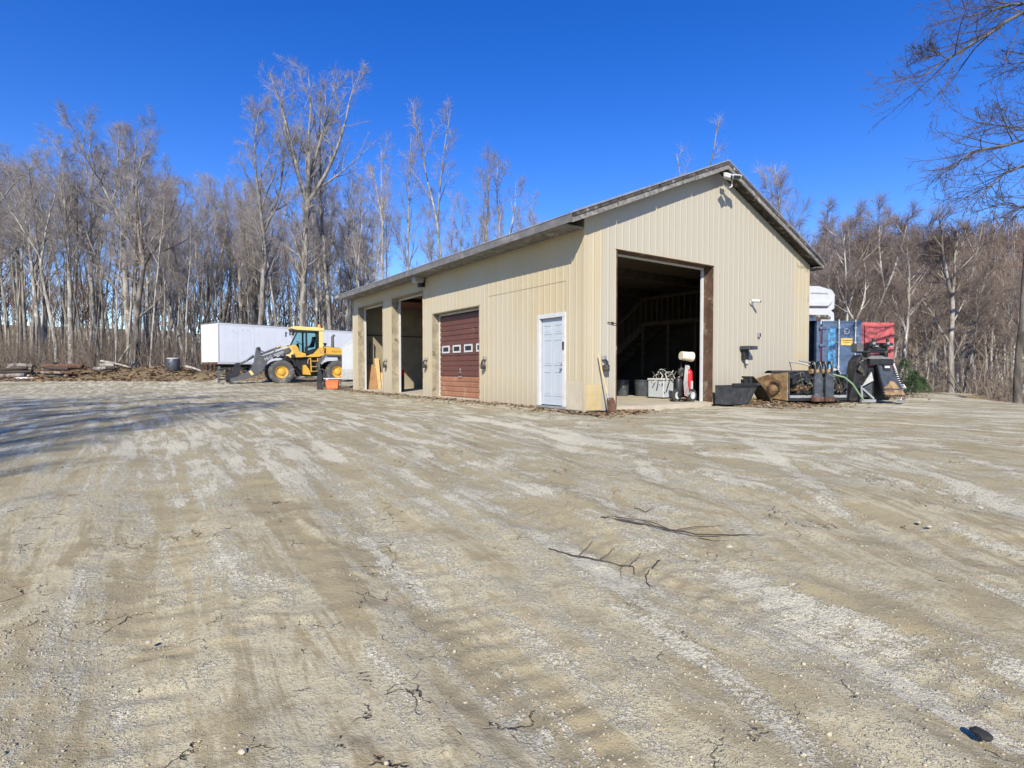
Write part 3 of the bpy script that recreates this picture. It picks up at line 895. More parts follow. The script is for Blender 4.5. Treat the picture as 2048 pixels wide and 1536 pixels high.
# camera on the gable
o = fitting('security_camera', 6.32, -0.024, 2.86)
MB().lathe([(0.0, 0.0), (0.055, 0.0), (0.055, 0.03), (0.0, 0.03)], 14, Matrix.Rotation(R(90), 4, 'X')).build('mount', MT['white'], o)
MB().tube([(0, -0.03, 0), (0, -0.1, 0.02)], 0.018, 8).tube([(-0.03, -0.06, 0.05), (0.05, -0.26, 0.02)], 0.042, 12).build('housing', MT['white'], o)
MB().tube([(0.05, -0.258, 0.02), (0.052, -0.268, 0.019)], 0.036, 12).build('lens', MT['glass'], o)
tag(o, 'small white security camera on the gable siding beside the big doorway', 'camera')
o = fitting('outlet_box', 6.72, -0.024, 1.96)
MB().bx(-0.045, 0.045, -0.05, 0.0, -0.06, 0.06).build('box', MT['grey_metal'], o, bev=0.005)
MB().bx(-0.03, 0.03, -0.056, -0.0505, -0.045, 0.045).build('cover', MT['black'], o)
tag(o, 'tiny grey outlet box on the gable siding under the camera', 'outlet')
o = fitting('junction_box', 6.0, -0.024, 1.50)
MB().prism([(-0.20, 0.02), (0.20, 0.02), (0.20, 0.12), (-0.20, 0.12)], -0.30, 0.0).build('hood', MT['steel_blade'], o, bev=0.01)
MB().bx(-0.12, 0.08, -0.11, 0.0, -0.25, 0.015).build('box', MT['black'], o, bev=0.008)
MB().tube([(0.0, -0.06, -0.25), (0.02, -0.09, -0.36), (0.06, -0.05, -0.42)], [0.03, 0.045, 0.02], 8).build('plug', MT['hose'], o)
tag(o, 'dark hooded electrical box with dangling plug on the gable siding', 'electrical box')
# small hasps and latches hanging beside the doors
def hook_thing(y=None, x=None, z=1.3, label='', s=1.0):
    if y is not None: o = fitting('door_sensor', -0.024, y, z, -math.pi / 2)
    else: o = fitting('door_sensor', x, -0.024, z)
    MB().bx(-0.045 * s, 0.045 * s, -0.06, 0.0, 0.06, 0.15).build('bracket', MT['grey_metal'], o, bev=0.006)
    MB().tube([(0, -0.05, 0.07), (0.01, -0.11, 0.02), (0.0, -0.13, -0.08)], [0.02, 0.028, 0.03], 8).build('arm', MT['black'], o)
    MB().bx(-0.055 * s, 0.055 * s, -0.15, -0.02, -0.20, -0.05).build('rubber_cup', MT['rubber'], o, bev=0.02)
    tag(o, label, 'wall fitting', 'dark fittings on brackets beside the doors')
    return o


hook_thing(y=4.05, z=1.18, label='dark fitting on grey bracket between brown sectional door and white entry door')
hook_thing(y=7.75, z=1.22, label='dark fitting on grey bracket between brown sectional door and open doorway')
hook_thing(y=11.25, z=1.24, label='dark fitting on the narrow siding strip between two open doorways')
hook_thing(x=0.56, z=1.12, label='dark fitting on grey bracket above the leaning shovel', s=1.3)
o = fitting('hook', 0.84, -0.024, 2.02)
MB().tube([(-0.16, -0.012, 0.01), (0.02, -0.015, 0.0), (0.08, -0.03, -0.005), (0.10, -0.05, 0.01)], 0.01, 6).build('rod', MT['black'], o)
MB().bx(-0.03, 0.03, -0.012, 0.0, -0.025, 0.025).build('plate', MT['black'], o)
tag(o, 'thin dark hook on the siding at the edge of the big doorway', 'hook')

# ------------------------------------------------------------------ inside the workshop
S = empty('staircase', on_b(8.3, 9.5, FLR), BROT - math.pi / 2)
tag(S, 'dark timber staircase with railing climbing to the loft inside the workshop', 'staircase')
nst = 13; run, rise = 0.29, 0.205
for k in range(nst):
    MB().bx(k * run, k * run + 0.30, 0.05, 0.95, (k + 1) * rise - 0.04, (k + 1) * rise).build('tread', MT['timber'], S)
for yy in (0.0, 0.96):
    MB().prism([(-0.05, 0.0), (0.25, 0.0), (nst * run + 0.1, nst * rise - 0.2), (nst * run + 0.1, nst * rise + 0.02), (nst * run - 0.1, nst * rise + 0.02), (-0.05, 0.18)], yy, yy + 0.045).build('stringer', MT['timber'], S)
MB().beam((0.05, 0.02, 1.05), (nst * run + 0.1, 0.02, nst * rise + 1.0), 0.05, 0.12).build('handrail', MT['timber'], S)
for k in range(0, nst + 1, 1):
    MB().bx(k * run + 0.05, k * run + 0.09, 0.0, 0.04, k * rise + 0.15, k * rise + 0.98).build('baluster', MT['timber'], S)
LF = empty('loft', on_b(8.2, 11.0, 0), BROT - math.pi / 2)
MB().bx(5.4, 10.6, -0.3, 1.10, 2.62, 2.76).build('deck', MT['timber'], LF)
for k in range(4):
    MB().bx(5.5 + k * 1.2, 5.6 + k * 1.2, -0.28, -0.18, FLR, 2.615).build('post', MT['timber'], LF)
MB().beam((5.42, -0.25, 3.65), (9.25, -0.25, 3.65), 0.05, 0.1).build('handrail', MT['timber'], LF)
for k in range(16):
    MB().bx(5.45 + k * 0.25, 5.49 + k * 0.25, -0.27, -0.23, 2.765, 3.6).build('baluster', MT['timber'], LF)
tag(LF, 'timber loft deck with railing at the top of the stairs inside', 'loft')
SH = empty('storage_shelf', on_b(8.6, 14.2, FLR), BROT - math.pi / 2)
for z in (0.4, 1.0, 1.6):
    MB().bx(0, 3.4, 0, 0.6, z, z + 0.04).build('shelf', MT['pine'], SH)
for xx in (0.0, 1.66, 3.32):
    MB().bx(xx, xx + 0.08, 0.62, 0.7, 0, 2.0).build('post', MT['timber'], SH)
tag(SH, 'open timber shelving behind the stairs inside the workshop', 'shelf')

# white chest with hoses thrown over it
p = on_b(5.08, 2.0, FLR)
WC = empty('white_chest', p, BROT)
MB().bx(-0.40, 0.40, -0.3, 0.3, 0.03, 0.54).build('body', MT['door_white'], WC, bev=0.02)
MB().bx(-0.42, 0.42, -0.32, 0.32, 0.545, 0.60).build('lid', MT['white'], WC, bev=0.015)
MB().lathe([(0, 0), (0.06, 0), (0.06, 0.004), (0, 0.004)], 16, Matrix.Translation((0.28, -0.302, 0.42)) @ Matrix.Rotation(R(90), 4, 'X')).build('emblem', MT['red_gloss'], WC)
tag(WC, 'white chest just inside the big doorway under a tangle of hoses', 'chest')
HS = empty('hose_tangle', p + Vector((0, 0, 0.61)), BROT)
for k in range(7):
    mb = MB()
    pts = []
    ph = random.uniform(0, 6)
    for j in range(14):
        t = j / 13
        xx = -0.46 + 0.85 * t + 0.08 * math.sin(ph + t * 9)
        zz = 0.06 + 0.10 * math.sin(ph * 2 + t * 7) + 0.02 * k
        if t < 0.22: zz -= (0.22 - t) * (1.6 + 0.4 * math.sin(ph))
        pts.append((xx, -0.36 + 0.10 * k + 0.05 * math.sin(t * 8 + ph) - (0.12 if t < .22 else 0), max(zz, -0.55)))
    mb.tube(pts, 0.017, 7).build('hose', MT['hose'] if k % 2 else MT['rubber'], HS, True)
tag(HS, 'tangled grey and black hoses draped over the white chest', 'hose')

# gas cylinder on a two-wheeled cart, with a bucket hung on top
CT = empty('cylinder_cart', on_b(4.13, 0.52, FLR), BROT); CT.scale = (0.86,) * 3
MB().tube([(-0.26, -0.06, 0.18), (-0.10, 0.06, 1.0), (-0.06, 0.12, 1.28)], 0.018, 8).tube([(-0.02, -0.16, 0.18), (0.10, 0.0, 1.0), (0.12, 0.06, 1.28)], 0.018, 8)\
    .tube([(-0.06, 0.12, 1.28), (0.12, 0.06, 1.28)], 0.018, 8).beam((-0.18, 0.0, 0.6), (0.05, -0.06, 0.6), 0.03, 0.04).build('frame', MT['black'], CT)
MB().bx(-0.30, 0.12, -0.18, 0.16, 0.06, 0.085).build('foot_plate', MT['black'], CT)
for xx, yy in ((-0.34, 0.05), (0.06, -0.22)):
    w = empty('wheel', (xx, yy, 0.20), 0, CT)
    Mx = Matrix.Rotation(R(90), 4, 'X') @ Matrix.Identity(4)
    MB().lathe([(0.12, -0.045), (0.17, -0.05), (0.20, -0.025), (0.20, 0.025), (0.17, 0.05), (0.12, 0.045)], 22, Mx, True).build('tyre', MT['rubber'], w, True)
    MB().lathe([(0.0, -0.03), (0.05, -0.045), (0.12, -0.035), (0.12, 0.035), (0.05, 0.03), (0.0, 0.02)], 22, Mx).build('rim', MT['white'], w, True)
MB().lathe([(0.0, 0.12), (0.13, 0.12), (0.15, 0.18), (0.15, 0.62), (0.12, 0.72), (0.0, 0.76)], 18, Matrix.Translation((-0.20, 0.10, 0.0))).build('pump_body', MT['black'], CT, True)
MB().lathe([(0.0, -0.05), (0.13, -0.05), (0.15, 0.0), (0.13, 0.05), (0.0, 0.05)], 20, Matrix.Translation((-0.20, -0.02, 0.92)) @ Matrix.Rotation(R(90), 4, 'X')).build('hose_drum', MT['rubber'], CT, True)
tag(CT, 'black two-wheeled cart carrying the red cylinder at the big doorway', 'hand truck')
GC = empty('gas_cylinder', on_b(4.27, 0.50, FLR + 0.08), BROT); GC.scale = (0.86,) * 3
MB().lathe([(0.0, 0.0), (0.10, 0.0), (0.115, 0.03), (0.115, 0.78), (0.10, 0.86), (0.05, 0.91), (0.035, 0.93)], 20).build('body', MT['red_gloss'], GC, True)
MB().lathe([(0.03, 0.93), (0.03, 1.0), (0.02, 1.02), (0.0, 1.02)], 12).build('valve', MT['grey_metal'], GC)
MB().bx(-0.05, 0.05, -0.119, -0.112, 0.30, 0.55).build('label_plate', MT['white'], GC)
tag(GC, 'red gas cylinder standing on the cart at the big doorway', 'gas cylinder')
mb = MB()
for k in range(4):
    a = k * 0.05
    mb.tube([(-0.02 + a, -0.10, 1.13), (-0.16 + a * 0.8, -0.19, 0.95), (-0.26 + a, -0.23, 0.6), (-0.22 + a * 1.3, -0.24, 0.22), (-0.10 + a, -0.26, 0.18 + a)], 0.013, 7)
hs = mb.build('looped_hose', MT['hose'], None, True)
hs.scale = (0.86,) * 3; hs.location = on_b(3.93, 0.42, FLR); hs.rotation_euler = (0, 0, BROT)
tag(hs, 'grey hose loops hanging down over the cylinder cart', 'hose')
BK = empty('bucket', on_b(4.09, 0.48, FLR + 1.125), BROT); BK.scale = (0.86,) * 3
Mb = Matrix.Rotation(R(-18), 4, 'Z') @ Matrix.Rotation(R(96), 4, 'Y')
Mb = Matrix.Translation((-0.22, 0, 0.13)) @ Mb
MB().lathe([(0.0, 0.0), (0.125, 0.0), (0.13, 0.01), (0.15, 0.36), (0.16, 0.36), (0.16, 0.40), (0.145, 0.40), (0.125, 0.03), (0.0, 0.02)], 24, Mb).build('shell', MT['cream'], BK, True)
tag(BK, 'cream plastic bucket tipped on its side on top of the cart', 'bucket')
# dark tubs further in
for k, (xx, yy, s) in enumerate(((5.05, 3.7, 0.22), (5.55, 3.3, 0.28))):
    t = MB().lathe([(0.0, 0.0), (s * 0.8, 0.0), (s, 0.5), (s * 1.06, 0.5), (s * 1.06, 0.53), (s * 0.95, 0.53), (s * 0.75, 0.03), (0, 0.03)], 20).build('tub', MT['steel_blade'], None, True)
    t.location = on_b(xx, yy, FLR)
    tag(t, ('smaller dark plastic tub on the floor in the shade of the doorway', 'wider dark plastic tub on the floor beside the white chest')[k], 'tub')
# boards and things leaning inside the farthest bay
def leaning(name, x0, x1, y, h, tilt, m, label, round_top=False):
    o = MB()
    w = x1 - x0
    if round_top:
        poly = [(-w / 2, 0), (w / 2, 0), (w / 2, h * 0.82), (w * 0.32, h * 0.95), (0, h), (-w * 0.32, h * 0.95), (-w / 2, h * 0.82)]
    else:
        poly = [(-w / 2, 0), (w / 2, 0), (w / 2, h), (-w / 2, h)]
    ob = o.prism(poly, -0.01, 0.012).build(name, m, None)
    ob.location = on_b((x0 + x1) / 2, y, FLR + 0.004)
    ob.rotation_euler = (-tilt, 0, BROT)
    tag(ob, label, 'board')


leaning('plywood_sheet', 0.42, 0.88, 14.52, 1.15, R(14), MT['plywood'], 'brown plywood sheet with rounded top leaning on the sunlit end wall', True)
leaning('pine_board', 0.86, 1.06, 14.56, 1.40, R(12), MT['pine'], 'pale pine board leaning beside the brown plywood sheet')
leaning('short_board', 1.10, 1.36, 14.60, 0.75, R(12), MT['pine'], 'short pale offcut leaning next to the tall pine board')
t = MB().lathe([(0.0, 0.0), (0.13, 0.0), (0.15, 0.36), (0.16, 0.36), (0.16, 0.39), (0.14, 0.39), (0.12, 0.03), (0, 0.03)], 20).build('bucket', MT['white'], None, True)
t.location = on_b(1.08, 14.15, FLR)
tag(t, 'white plastic bucket on the floor in front of the leaning boards', 'bucket')
for k, xx in enumerate((0.66, 0.86)):
    o = fitting('wall_hook', xx, BL - 0.17, 2.0)
    MB().tube([(0, 0, 0.1), (0, -0.06, 0.08), (0, -0.08, 0.0), (0, -0.04, -0.03)], 0.02, 8).build('hook', MT['black'], o)
    MB().tube([(0, -0.07, 0.0), (0.01, -0.05, -0.55)], 0.018, 6).build('strap', MT['black'], o)
    tag(o, ('black hook with hanging strap on the end wall above the brown plywood', 'black hook with hanging strap on the end wall above the pine board')[k], 'hook', 'hooks on the end wall')
DR = empty('drum', on_b(0.60, 11.5, FLR), BROT)
MB().lathe([(0.0, 0.0), (0.20, 0.0), (0.20, 0.28), (0.212, 0.29), (0.20, 0.30), (0.20, 0.58), (0.212, 0.59), (0.20, 0.60), (0.20, 0.86), (0.0, 0.86)], 20).build('body', MT['black'], DR, True)
MB().lathe([(0.205, 0.64), (0.207, 0.65), (0.207, 0.84), (0.205, 0.85)], 20).build('band', MT['red_gloss'], DR, True)
tag(DR, 'black drum with red band behind the jamb of the tall open doorway', 'drum')
MB().lathe([(0, 0), (0.15, 0), (0.17, 0.08), (0.10, 0.2), (0, 0.22)], 16).build('sack', MT['white'], None, True).location = on_b(0.60, 11.5, FLR + 0.862)
tag(bpy.data.objects['sack'], 'white sack on top of the black drum', 'sack')

# scoop shovel leaning at the corner
bl = on_b(0.42, -0.42, 0)
SV = empty('shovel', (bl.x, bl.y, gz(bl.x, bl.y) + 0.0), BROT)
SV.rotation_euler = (R(-13), R(-4), BROT)
vv = []; ff = []
nu, nv = 9, 9
for j in range(nv):
    t = j / (nv - 1)
    for i in range(nu):
        s = i / (nu - 1) * 2 - 1
        wd = 0.135 * (1 - 0.10 * t) if t < 0.85 else 0.135 * (0.90 - 2.2 * (t - 0.85))
        zz = 0.02 + 0.33 * t
        yy = -0.05 * s * s - 0.02 * t * t
        if t == 0: zz -= 0.0 + 0.012 * (1 - s * s)
        vv.append((s * wd, yy, zz))
for j in range(nv - 1):
    for i in range(nu - 1):
        a = j * nu + i
        ff.append((a, a + 1, a + nu + 1, a + nu))
o = MB().add(vv, ff).build('blade', MT['rust'], SV, True)
so = o.modifiers.new('thick', 'SOLIDIFY'); so.thickness = 0.006
MB().tube([(0, 0.0, 0.30), (0, -0.005, 0.46)], [0.026, 0.02], 10).build('socket', MT['grey_metal'], SV)
MB().tube([(0, -0.005, 0.40), (-0.01, 0.0, 0.9), (-0.012, 0.0, 1.36)], 0.016, 10).build('shaft', MT['pine'], SV, True)
tag(SV, 'scoop shovel with rusty brown blade leaning at the corner of the workshop', 'shovel')

# ------------------------------------------------------------------ wheel loader
LANG = math.atan2(-0.50, -0.866)          # heading
fw = Vector((math.cos(LANG), math.sin(LANG), 0)); lf = Vector((-fw.y, fw.x, 0))
cp = W(563, 768, 33.0)
org = Vector((cp.x, cp.y, 0)) - lf * 1.0
WLZ = 0.12
WL = empty('wheel_loader', (org.x, org.y, WLZ), LANG)
tag(WL, 'yellow and dark grey wheel loader with enclosed cab and no bucket', 'wheel loader')
K = 0.00378


def q(pts):          # side-view outline read off the photograph, front axle at x = 0
    return [((965 - x) * K, (1015 - y) * K) for x, y in pts]


def wheel(parent, x, y, z, r, w):
    e = empty('wheel', (x, y, z), 0, parent)
    Mx = Matrix.Rotation(R(90), 4, 'X')
    h = w / 2
    tp = [(r * 0.52, -h * 0.86), (r * 0.62, -h), (r * 0.84, -h * 1.04), (r * 0.955, -h * 0.92), (r * 0.965, -h * 0.6), (r * 0.965, h * 0.6), (r * 0.955, h * 0.92), (r * 0.84, h * 1.04), (r * 0.62, h), (r * 0.52, h * 0.86)]
    MB().lathe(tp, 40, Mx, True).build('tyre', MT['tyre'], e, True)
    tr = MB()
    n = 22
    for k in range(n):
        for s in (-1, 1):
            a = 2 * math.pi * (k + (0.5 if s > 0 else 0)) / n
            Mr = Matrix.Rotation(a, 3, 'Y')
            Ms = Mr @ Matrix.Rotation(s * R(28), 3, 'Z')
            c = Mr @ Vector((0, s * h * 0.46, r * 0.972))
            tr.box(c, (r * 0.12, h * 0.98, r * 0.06), Mr @ Matrix.Rotation(s * R(25), 3, 'Z'))
    tr.build('tread', MT['tyre'], e)
    s = 1 if y > 0 else -1
    rp = [(r * 0.545, -h * 0.75), (r * 0.545, h * 0.80), (r * 0.50, h * 0.86), (r * 0.46, h * 0.55), (r * 0.30, h * 0.45), (r * 0.24, h * 0.78), (r * 0.10, h * 0.88), (0.0, h * 0.88)]
    MB().lathe(rp, 32, Matrix.Rotation(-s * R(90), 4, 'X')).build('rim', MT['yellow'], e, True)
    bm_ = MB()
    for k in range(10):
        a = 2 * math.pi * k / 10
        bm_.box((math.cos(a) * r * 0.36, s * h * 0.50, math.sin(a) * r * 0.36), (0.04, 0.05, 0.04))
    bm_.build('wheel_nuts', MT['yellow'], e)['kind'] = 'stuff'
    return e


WR, WWd = 0.71, 0.46
WBASE = (1795 - 965) * K + 0.12
for s in (1, -1):
    wheel(WL, 0, s * 0.98, WR, WR, WWd)
    wheel(WL, -WBASE, s * 0.98, WR, WR, WWd)
MB().tube([(0, -0.8, WR), (0, 0.8, WR)], 0.17, 14).bx(-0.25, 0.25, -0.3, 0.3, WR - 0.28, WR + 0.3).build('front_axle', MT['black'], WL)
MB().tube([(-WBASE, -0.8, WR), (-WBASE, 0.8, WR)], 0.17, 14).bx(-WBASE - 0.25, -WBASE + 0.25, -0.3, 0.3, WR - 0.28, WR + 0.3).build('rear_axle', MT['black'], WL)
# front frame and boom tower
MB().prism(q([(1080, 470), (1160, 440), (1190, 560), (1200, 860), (960, 900), (820, 880), (900, 700), (1050, 600)]), -0.42, 0.42).build('front_frame', MT['black'], WL, bev=0.02)
for s in (1, -1):
    y0, y1 = (0.43, 0.50) if s > 0 else (-0.50, -0.43)
    MB().prism(q([(1060, 425), (1120, 410), (1165, 470), (1170, 560), (1120, 600), (1050, 560), (1042, 480)]), y0, y1).build('tower_plate', MT['yellow_pale'], WL)
MB().tube([((965 - 1100) * K, -0.53, (1015 - 465) * K), ((965 - 1100) * K, 0.53, (1015 - 465) * K)], 0.06, 12).build('boom_pin', MT['rust'], WL)
# lift arms
for s in (1, -1):
    y0, y1 = (0.50, 0.58) if s > 0 else (-0.58, -0.50)
    MB().prism(q([(1100, 430), (1130, 470), (1095, 520), (960, 560), (860, 600), (780, 660), (720, 790), (600, 890), (430, 945), (250, 975), (215, 955), (260, 925),
                  (420, 870), (520, 800), (590, 690), (640, 640), (720, 570), (860, 520), (1000, 470)]), y0, y1).build('lift_arm', MT['boom'], WL, bev=0.012)
# wide side plate with lettering
MB().prism(q([(690, 440), (660, 425), (630, 440), (610, 560), (590, 700), (540, 820), (560, 890), (640, 850), (700, 780), (740, 660), (700, 560)]), -0.14, 0.14).build('bell_crank', MT['boom'], WL, bev=0.02)
MB().tube([((965 - 660) * K, -0.2, (1015 - 460) * K), ((965 - 660) * K, 0.2, (1015 - 460) * K)], 0.07, 12).build('crank_pin', MT['black'], WL)
MB().beam(((965 - 700) * K, 0, (1015 - 545) * K), ((965 - 1000) * K, 0, (1015 - 415) * K), 0.14, 0.14).build('tilt_cylinder', MT['boom'], WL, bev=0.02)
MB().tube([((965 - 660) * K, 0, (1015 - 470) * K), ((965 - 760) * K, 0, (1015 - 520) * K)], 0.035, 10).build('tilt_rod', MT['chrome'], WL)
MB().beam(((965 - 600) * K, 0, (1015 - 580) * K), ((965 - 370) * K, 0, (1015 - 720) * K), 0.12, 0.12).build('coupler_link', MT['boom'], WL)
MB().tube([((965 - 590) * K, 0.09, (1015 - 555) * K), ((965 - 470) * K, 0.09, (1015 - 655) * K)], 0.04, 10).build('link_rod', MT['chrome'], WL)
MB().tube([((965 - 560) * K, -0.5, (1015 - 800) * K), ((965 - 560) * K, 0.5, (1015 - 800) * K)], 0.09, 12).build('cross_tube', MT['boom'], WL)
for k, (a, b) in enumerate((((1010, 430), (900, 470)), ((1030, 410), (880, 500)), ((960, 430), (860, 540)))):
    MB().tube([((965 - a[0]) * K, 0.1 + 0.1 * k, (1015 - a[1]) * K), ((965 - (a[0] + b[0]) / 2) * K, 0.14 + 0.1 * k, (1015 - (a[1] + b[1]) / 2 + 30) * K), ((965 - b[0]) * K, 0.1 + 0.1 * k, (1015 - b[1]) * K)], 0.022, 8).build('hydraulic_hose', MT['yellow_pale'] if k < 2 else MT['rubber'], WL)
# quick coupler in place of a bucket
CPL = empty('quick_coupler', (0, 0, 0), 0, WL)
for s in (1, -1):
    y0 = s * 0.45
    MB().prism(q([(330, 690), (380, 680), (400, 760), (380, 860), (260, 980), (200, 985), (195, 760), (225, 755), (240, 850), (300, 800)]), y0 - 0.05, y0 + 0.05).build('side_plate', MT['black'], CPL)
    MB().bx((965 - 115) * K, (965 - 90) * K, s * 0.62 - 0.035, s * 0.62 + 0.035, 0.08, (1015 - 740) * K).build('hook_post', MT['boom'], CPL)
for zz, rr in (((1015 - 780) * K, 0.07), ((1015 - 930) * K, 0.06)):
    MB().tube([((965 - 215) * K, -0.7, zz), ((965 - 215) * K, 0.7, zz)], rr, 12).build('cross_bar', MT['black'], CPL)
    MB().tube([((965 - 105) * K, -0.66, zz - 0.05), ((965 - 105) * K, 0.66, zz - 0.05)], 0.05, 10).build('cross_bar', MT['black'], CPL)
    for s in (1, -1):
        MB().beam(((965 - 215) * K, s * 0.58, zz), ((965 - 105) * K, s * 0.58, zz - 0.05), 0.06, 0.08).build('link', MT['black'], CPL)
# mudguards
MB().prism(q([(905, 590), (960, 560), (1060, 575), (1140, 640), (1175, 740), (1160, 745), (1120, 655), (1050, 600), (960, 590), (910, 610)]), 0.74, 1.2).build('front_mudguard', MT['black'], WL)
MB().prism(q([(905, 590), (960, 560), (1060, 575), (1140, 640), (1175, 740), (1160, 745), (1120, 655), (1050, 600), (960, 590), (910, 610)]), -1.2, -0.74).build('front_mudguard', MT['black'], WL)
MB().prism(q([(905, 568), (1040, 568), (1040, 590), (905, 590)]), 0.76, 1.18).build('mudguard_trim', MT['white'], WL)
# articulation and belly
MB().prism(q([(1200, 600), (1560, 590), (1600, 700), (1560, 900), (1250, 905), (1190, 780)]), -0.45, 0.45).build('rear_frame', MT['black'], WL, bev=0.02)
MB().prism(q([(1300, 720), (1340, 710), (1400, 800), (1420, 880), (1300, 870)]), 0.46, 0.85).build('step_tank', MT['yellow'], WL, bev=0.02)
for s in (1, -1):
    MB().bx((965 - 1900) * K, (965 - 1150) * K, s * 0.5 - 0.05, s * 0.5 + 0.05, (1015 - 915) * K, (1015 - 895) * K).build('side_rail', MT['grey_metal'], WL)
# cab
CB = empty('cab', (0, 0, 0), 0, WL)
cy = 0.62
roofp = q([(1125, 105), (1180, 92), (1560, 98), (1640, 112), (1650, 145), (1600, 160), (1200, 152), (1120, 130)])
MB().prism(roofp, -cy - 0.08, cy + 0.08).build('roof', MT['yellow_pale'], CB, bev=0.03)
MB().prism(q([(1135, 128), (1215, 155), (1560, 158), (1560, 175), (1150, 172)]), -cy - 0.02, cy + 0.02).build('roof_lining', MT['black'], CB)
body = q([(1110, 395), (1200, 395), (1235, 440), (1255, 500), (1350, 530), (1355, 570), (1420, 545), (1450, 520), (1530, 435), (1625, 425), (1645, 540), (1560, 580), (1430, 585), (1340, 585), (1200, 595), (1150, 470)])
for s in (1, -1):
    y0, y1 = (cy - 0.03, cy + 0.04) if s > 0 else (-cy - 0.04, -cy + 0.03)
    MB().prism(body, y0, y1).build('lower_side', MT['yellow'], CB, bev=0.01)
    MB().prism(q([(1560, 160), (1620, 158), (1622, 430), (1558, 432)]), y0, y1).build('rear_pillar', MT['yellow_pale'], CB, bev=0.01)
    MB().prism(q([(1345, 165), (1372, 165), (1375, 530), (1345, 530)]), y0 + 0.012 * s, y1 + 0.012 * s).build('door_pillar', MT['black'], CB)
    MB().prism(q([(1215, 165), (1240, 165), (1130, 395), (1110, 395)]), y0, y1).build('front_pillar', MT['black'], CB)
    MB().prism(q([(1372, 500), (1540, 430), (1540, 445), (1455, 535), (1375, 545)]), y0 + 0.004 * s, y1 + 0.004 * s).build('door_edge', MT['black'], CB)
gm_, gn, gl, gp = nt('tinted_cab_glass')
gp.inputs['Base Color'].default_value = (0.55, 0.78, 0.80, 1); gp.inputs['Roughness'].default_value = 0.02
gp.inputs['Transmission Weight'].default_value = 1.0; gp.inputs['IOR'].default_value = 1.05
MT['cabglass'] = gm_
for s in (1, -1):
    MB().prism(q([(1225, 165), (1345, 165), (1345, 520), (1262, 498), (1232, 400), (1125, 393)]), s * cy - 0.004, s * cy + 0.004).build('side_window', MT['cabglass'], CB)
    MB().prism(q([(1375, 165), (1556, 165), (1556, 430), (1530, 432), (1450, 515), (1375, 530)]), s * cy - 0.004, s * cy + 0.004).build('door_window', MT['cabglass'], CB)
a, b = q([(1195, 160), (1108, 392)])
MB().add([(a[0], -cy, a[1]), (a[0], cy, a[1]), (b[0], cy, b[1]), (b[0], -cy, b[1])], [(0, 1, 2, 3)]).build('windscreen', MT['cabglass'], CB)
MB().bx((965 - 1640) * K, (965 - 1130) * K, -cy + 0.06, cy - 0.06, (1015 - 600) * K, (1015 - 545) * K).build('cab_floor', MT['black'], CB)
MB().prism(q([(1400, 545), (1400, 430), (1500, 420), (1530, 250), (1490, 240), (1470, 330), (1440, 400), (1370, 410), (1370, 545)]), -0.26, 0.26).build('seat', MT['black'], CB, bev=0.03)
MB().prism(q([(1215, 540), (1235, 360), (1265, 360), (1285, 540)]), -0.1, 0.1).build('steering_column', MT['black'], CB)
MB().lathe([(0.17, -0.012), (0.2, 0.0), (0.17, 0.012)], 20, Matrix.Translation(((965 - 1275) * K, 0, (1015 - 350) * K)) @ Matrix.Rotation(R(-35), 4, 'Y'), True).build('steering_wheel', MT['black'], CB)
MB().lathe([(0, 0), (0.10, 0), (0.10, 0.05), (0.085, 0.18), (0.05, 0.22), (0, 0.22)], 16, Matrix.Translation(((965 - 1580) * K, 0.3, (1015 - 98) * K))).build('beacon', MT['amber'], CB, True)
for s in (1, -1):
    MB().beam(((965 - 1130) * K, s * (cy + 0.05), (1015 - 180) * K), ((965 - 1100) * K, s * (cy + 0.28), (1015 - 190) * K), 0.02, 0.02).bx((965 - 1112) * K, (965 - 1095) * K, s * (cy + 0.22) - 0.09, s * (cy + 0.22) + 0.09, (1015 - 245) * K, (1015 - 165) * K).build('mirror', MT['black'], CB)
    MB().tube([((965 - 1110) * K, s * 0.5, (1015 - 385) * K), ((965 - 1090) * K, s * 0.5, (1015 - 385) * K)], 0.07, 12).build('headlamp', MT['white'], CB)
# engine hood
MB().prism(q([(1640, 408), (1900, 432), (2080, 450), (2110, 520), (2110, 700), (1930, 720), (1925, 550), (1640, 545)]), -0.62, 0.62).build('engine_hood', MT['yellow'], WL, bev=0.04)
MB().prism(q([(1645, 400), (1900, 425), (1900, 440), (1645, 412)]), -0.5, 0.5).build('hood_top', MT['black'], WL)
MB().prism(q([(1645, 430), (1665, 430), (1665, 520), (1645, 520)]), 0.60, 0.635).build('hood_vent', MT['black'], WL)
MB().prism(q([(2040, 560), (2180, 560), (2180, 850), (2040, 850)]), -0.75, 0.75).build('counterweight', MT['boom'], WL, bev=0.04)
MB().prism(q([(1500, 700), (1620, 545), (1960, 545), (2040, 640), (2020, 650), (1950, 575), (1640, 575), (1540, 700), (1540, 830), (1510, 830)]), 0.62, 1.2).build('rear_mudguard', MT['boom'], WL)
MB().prism(q([(1500, 700), (1620, 545), (1960, 545), (2040, 640), (2020, 650), (1950, 575), (1640, 575), (1540, 700), (1540, 830), (1510, 830)]), -1.2, -0.62).build('rear_mudguard', MT['boom'], WL)
MB().prism(q([(1545, 690), (1640, 560), (1660, 560), (1565, 690)]), 0.64, 1.215).build('mudguard_trim', MT['grey_metal'], WL)
MB().tube([((965 - 1795) * K, 0.25, (1015 - 420) * K), ((965 - 1795) * K, 0.25, (1015 - 240) * K), ((965 - 1825) * K, 0.25, (1015 - 205) * K)], [0.10, 0.085, 0.085], 14).build('exhaust', MT['boom'], WL, True)
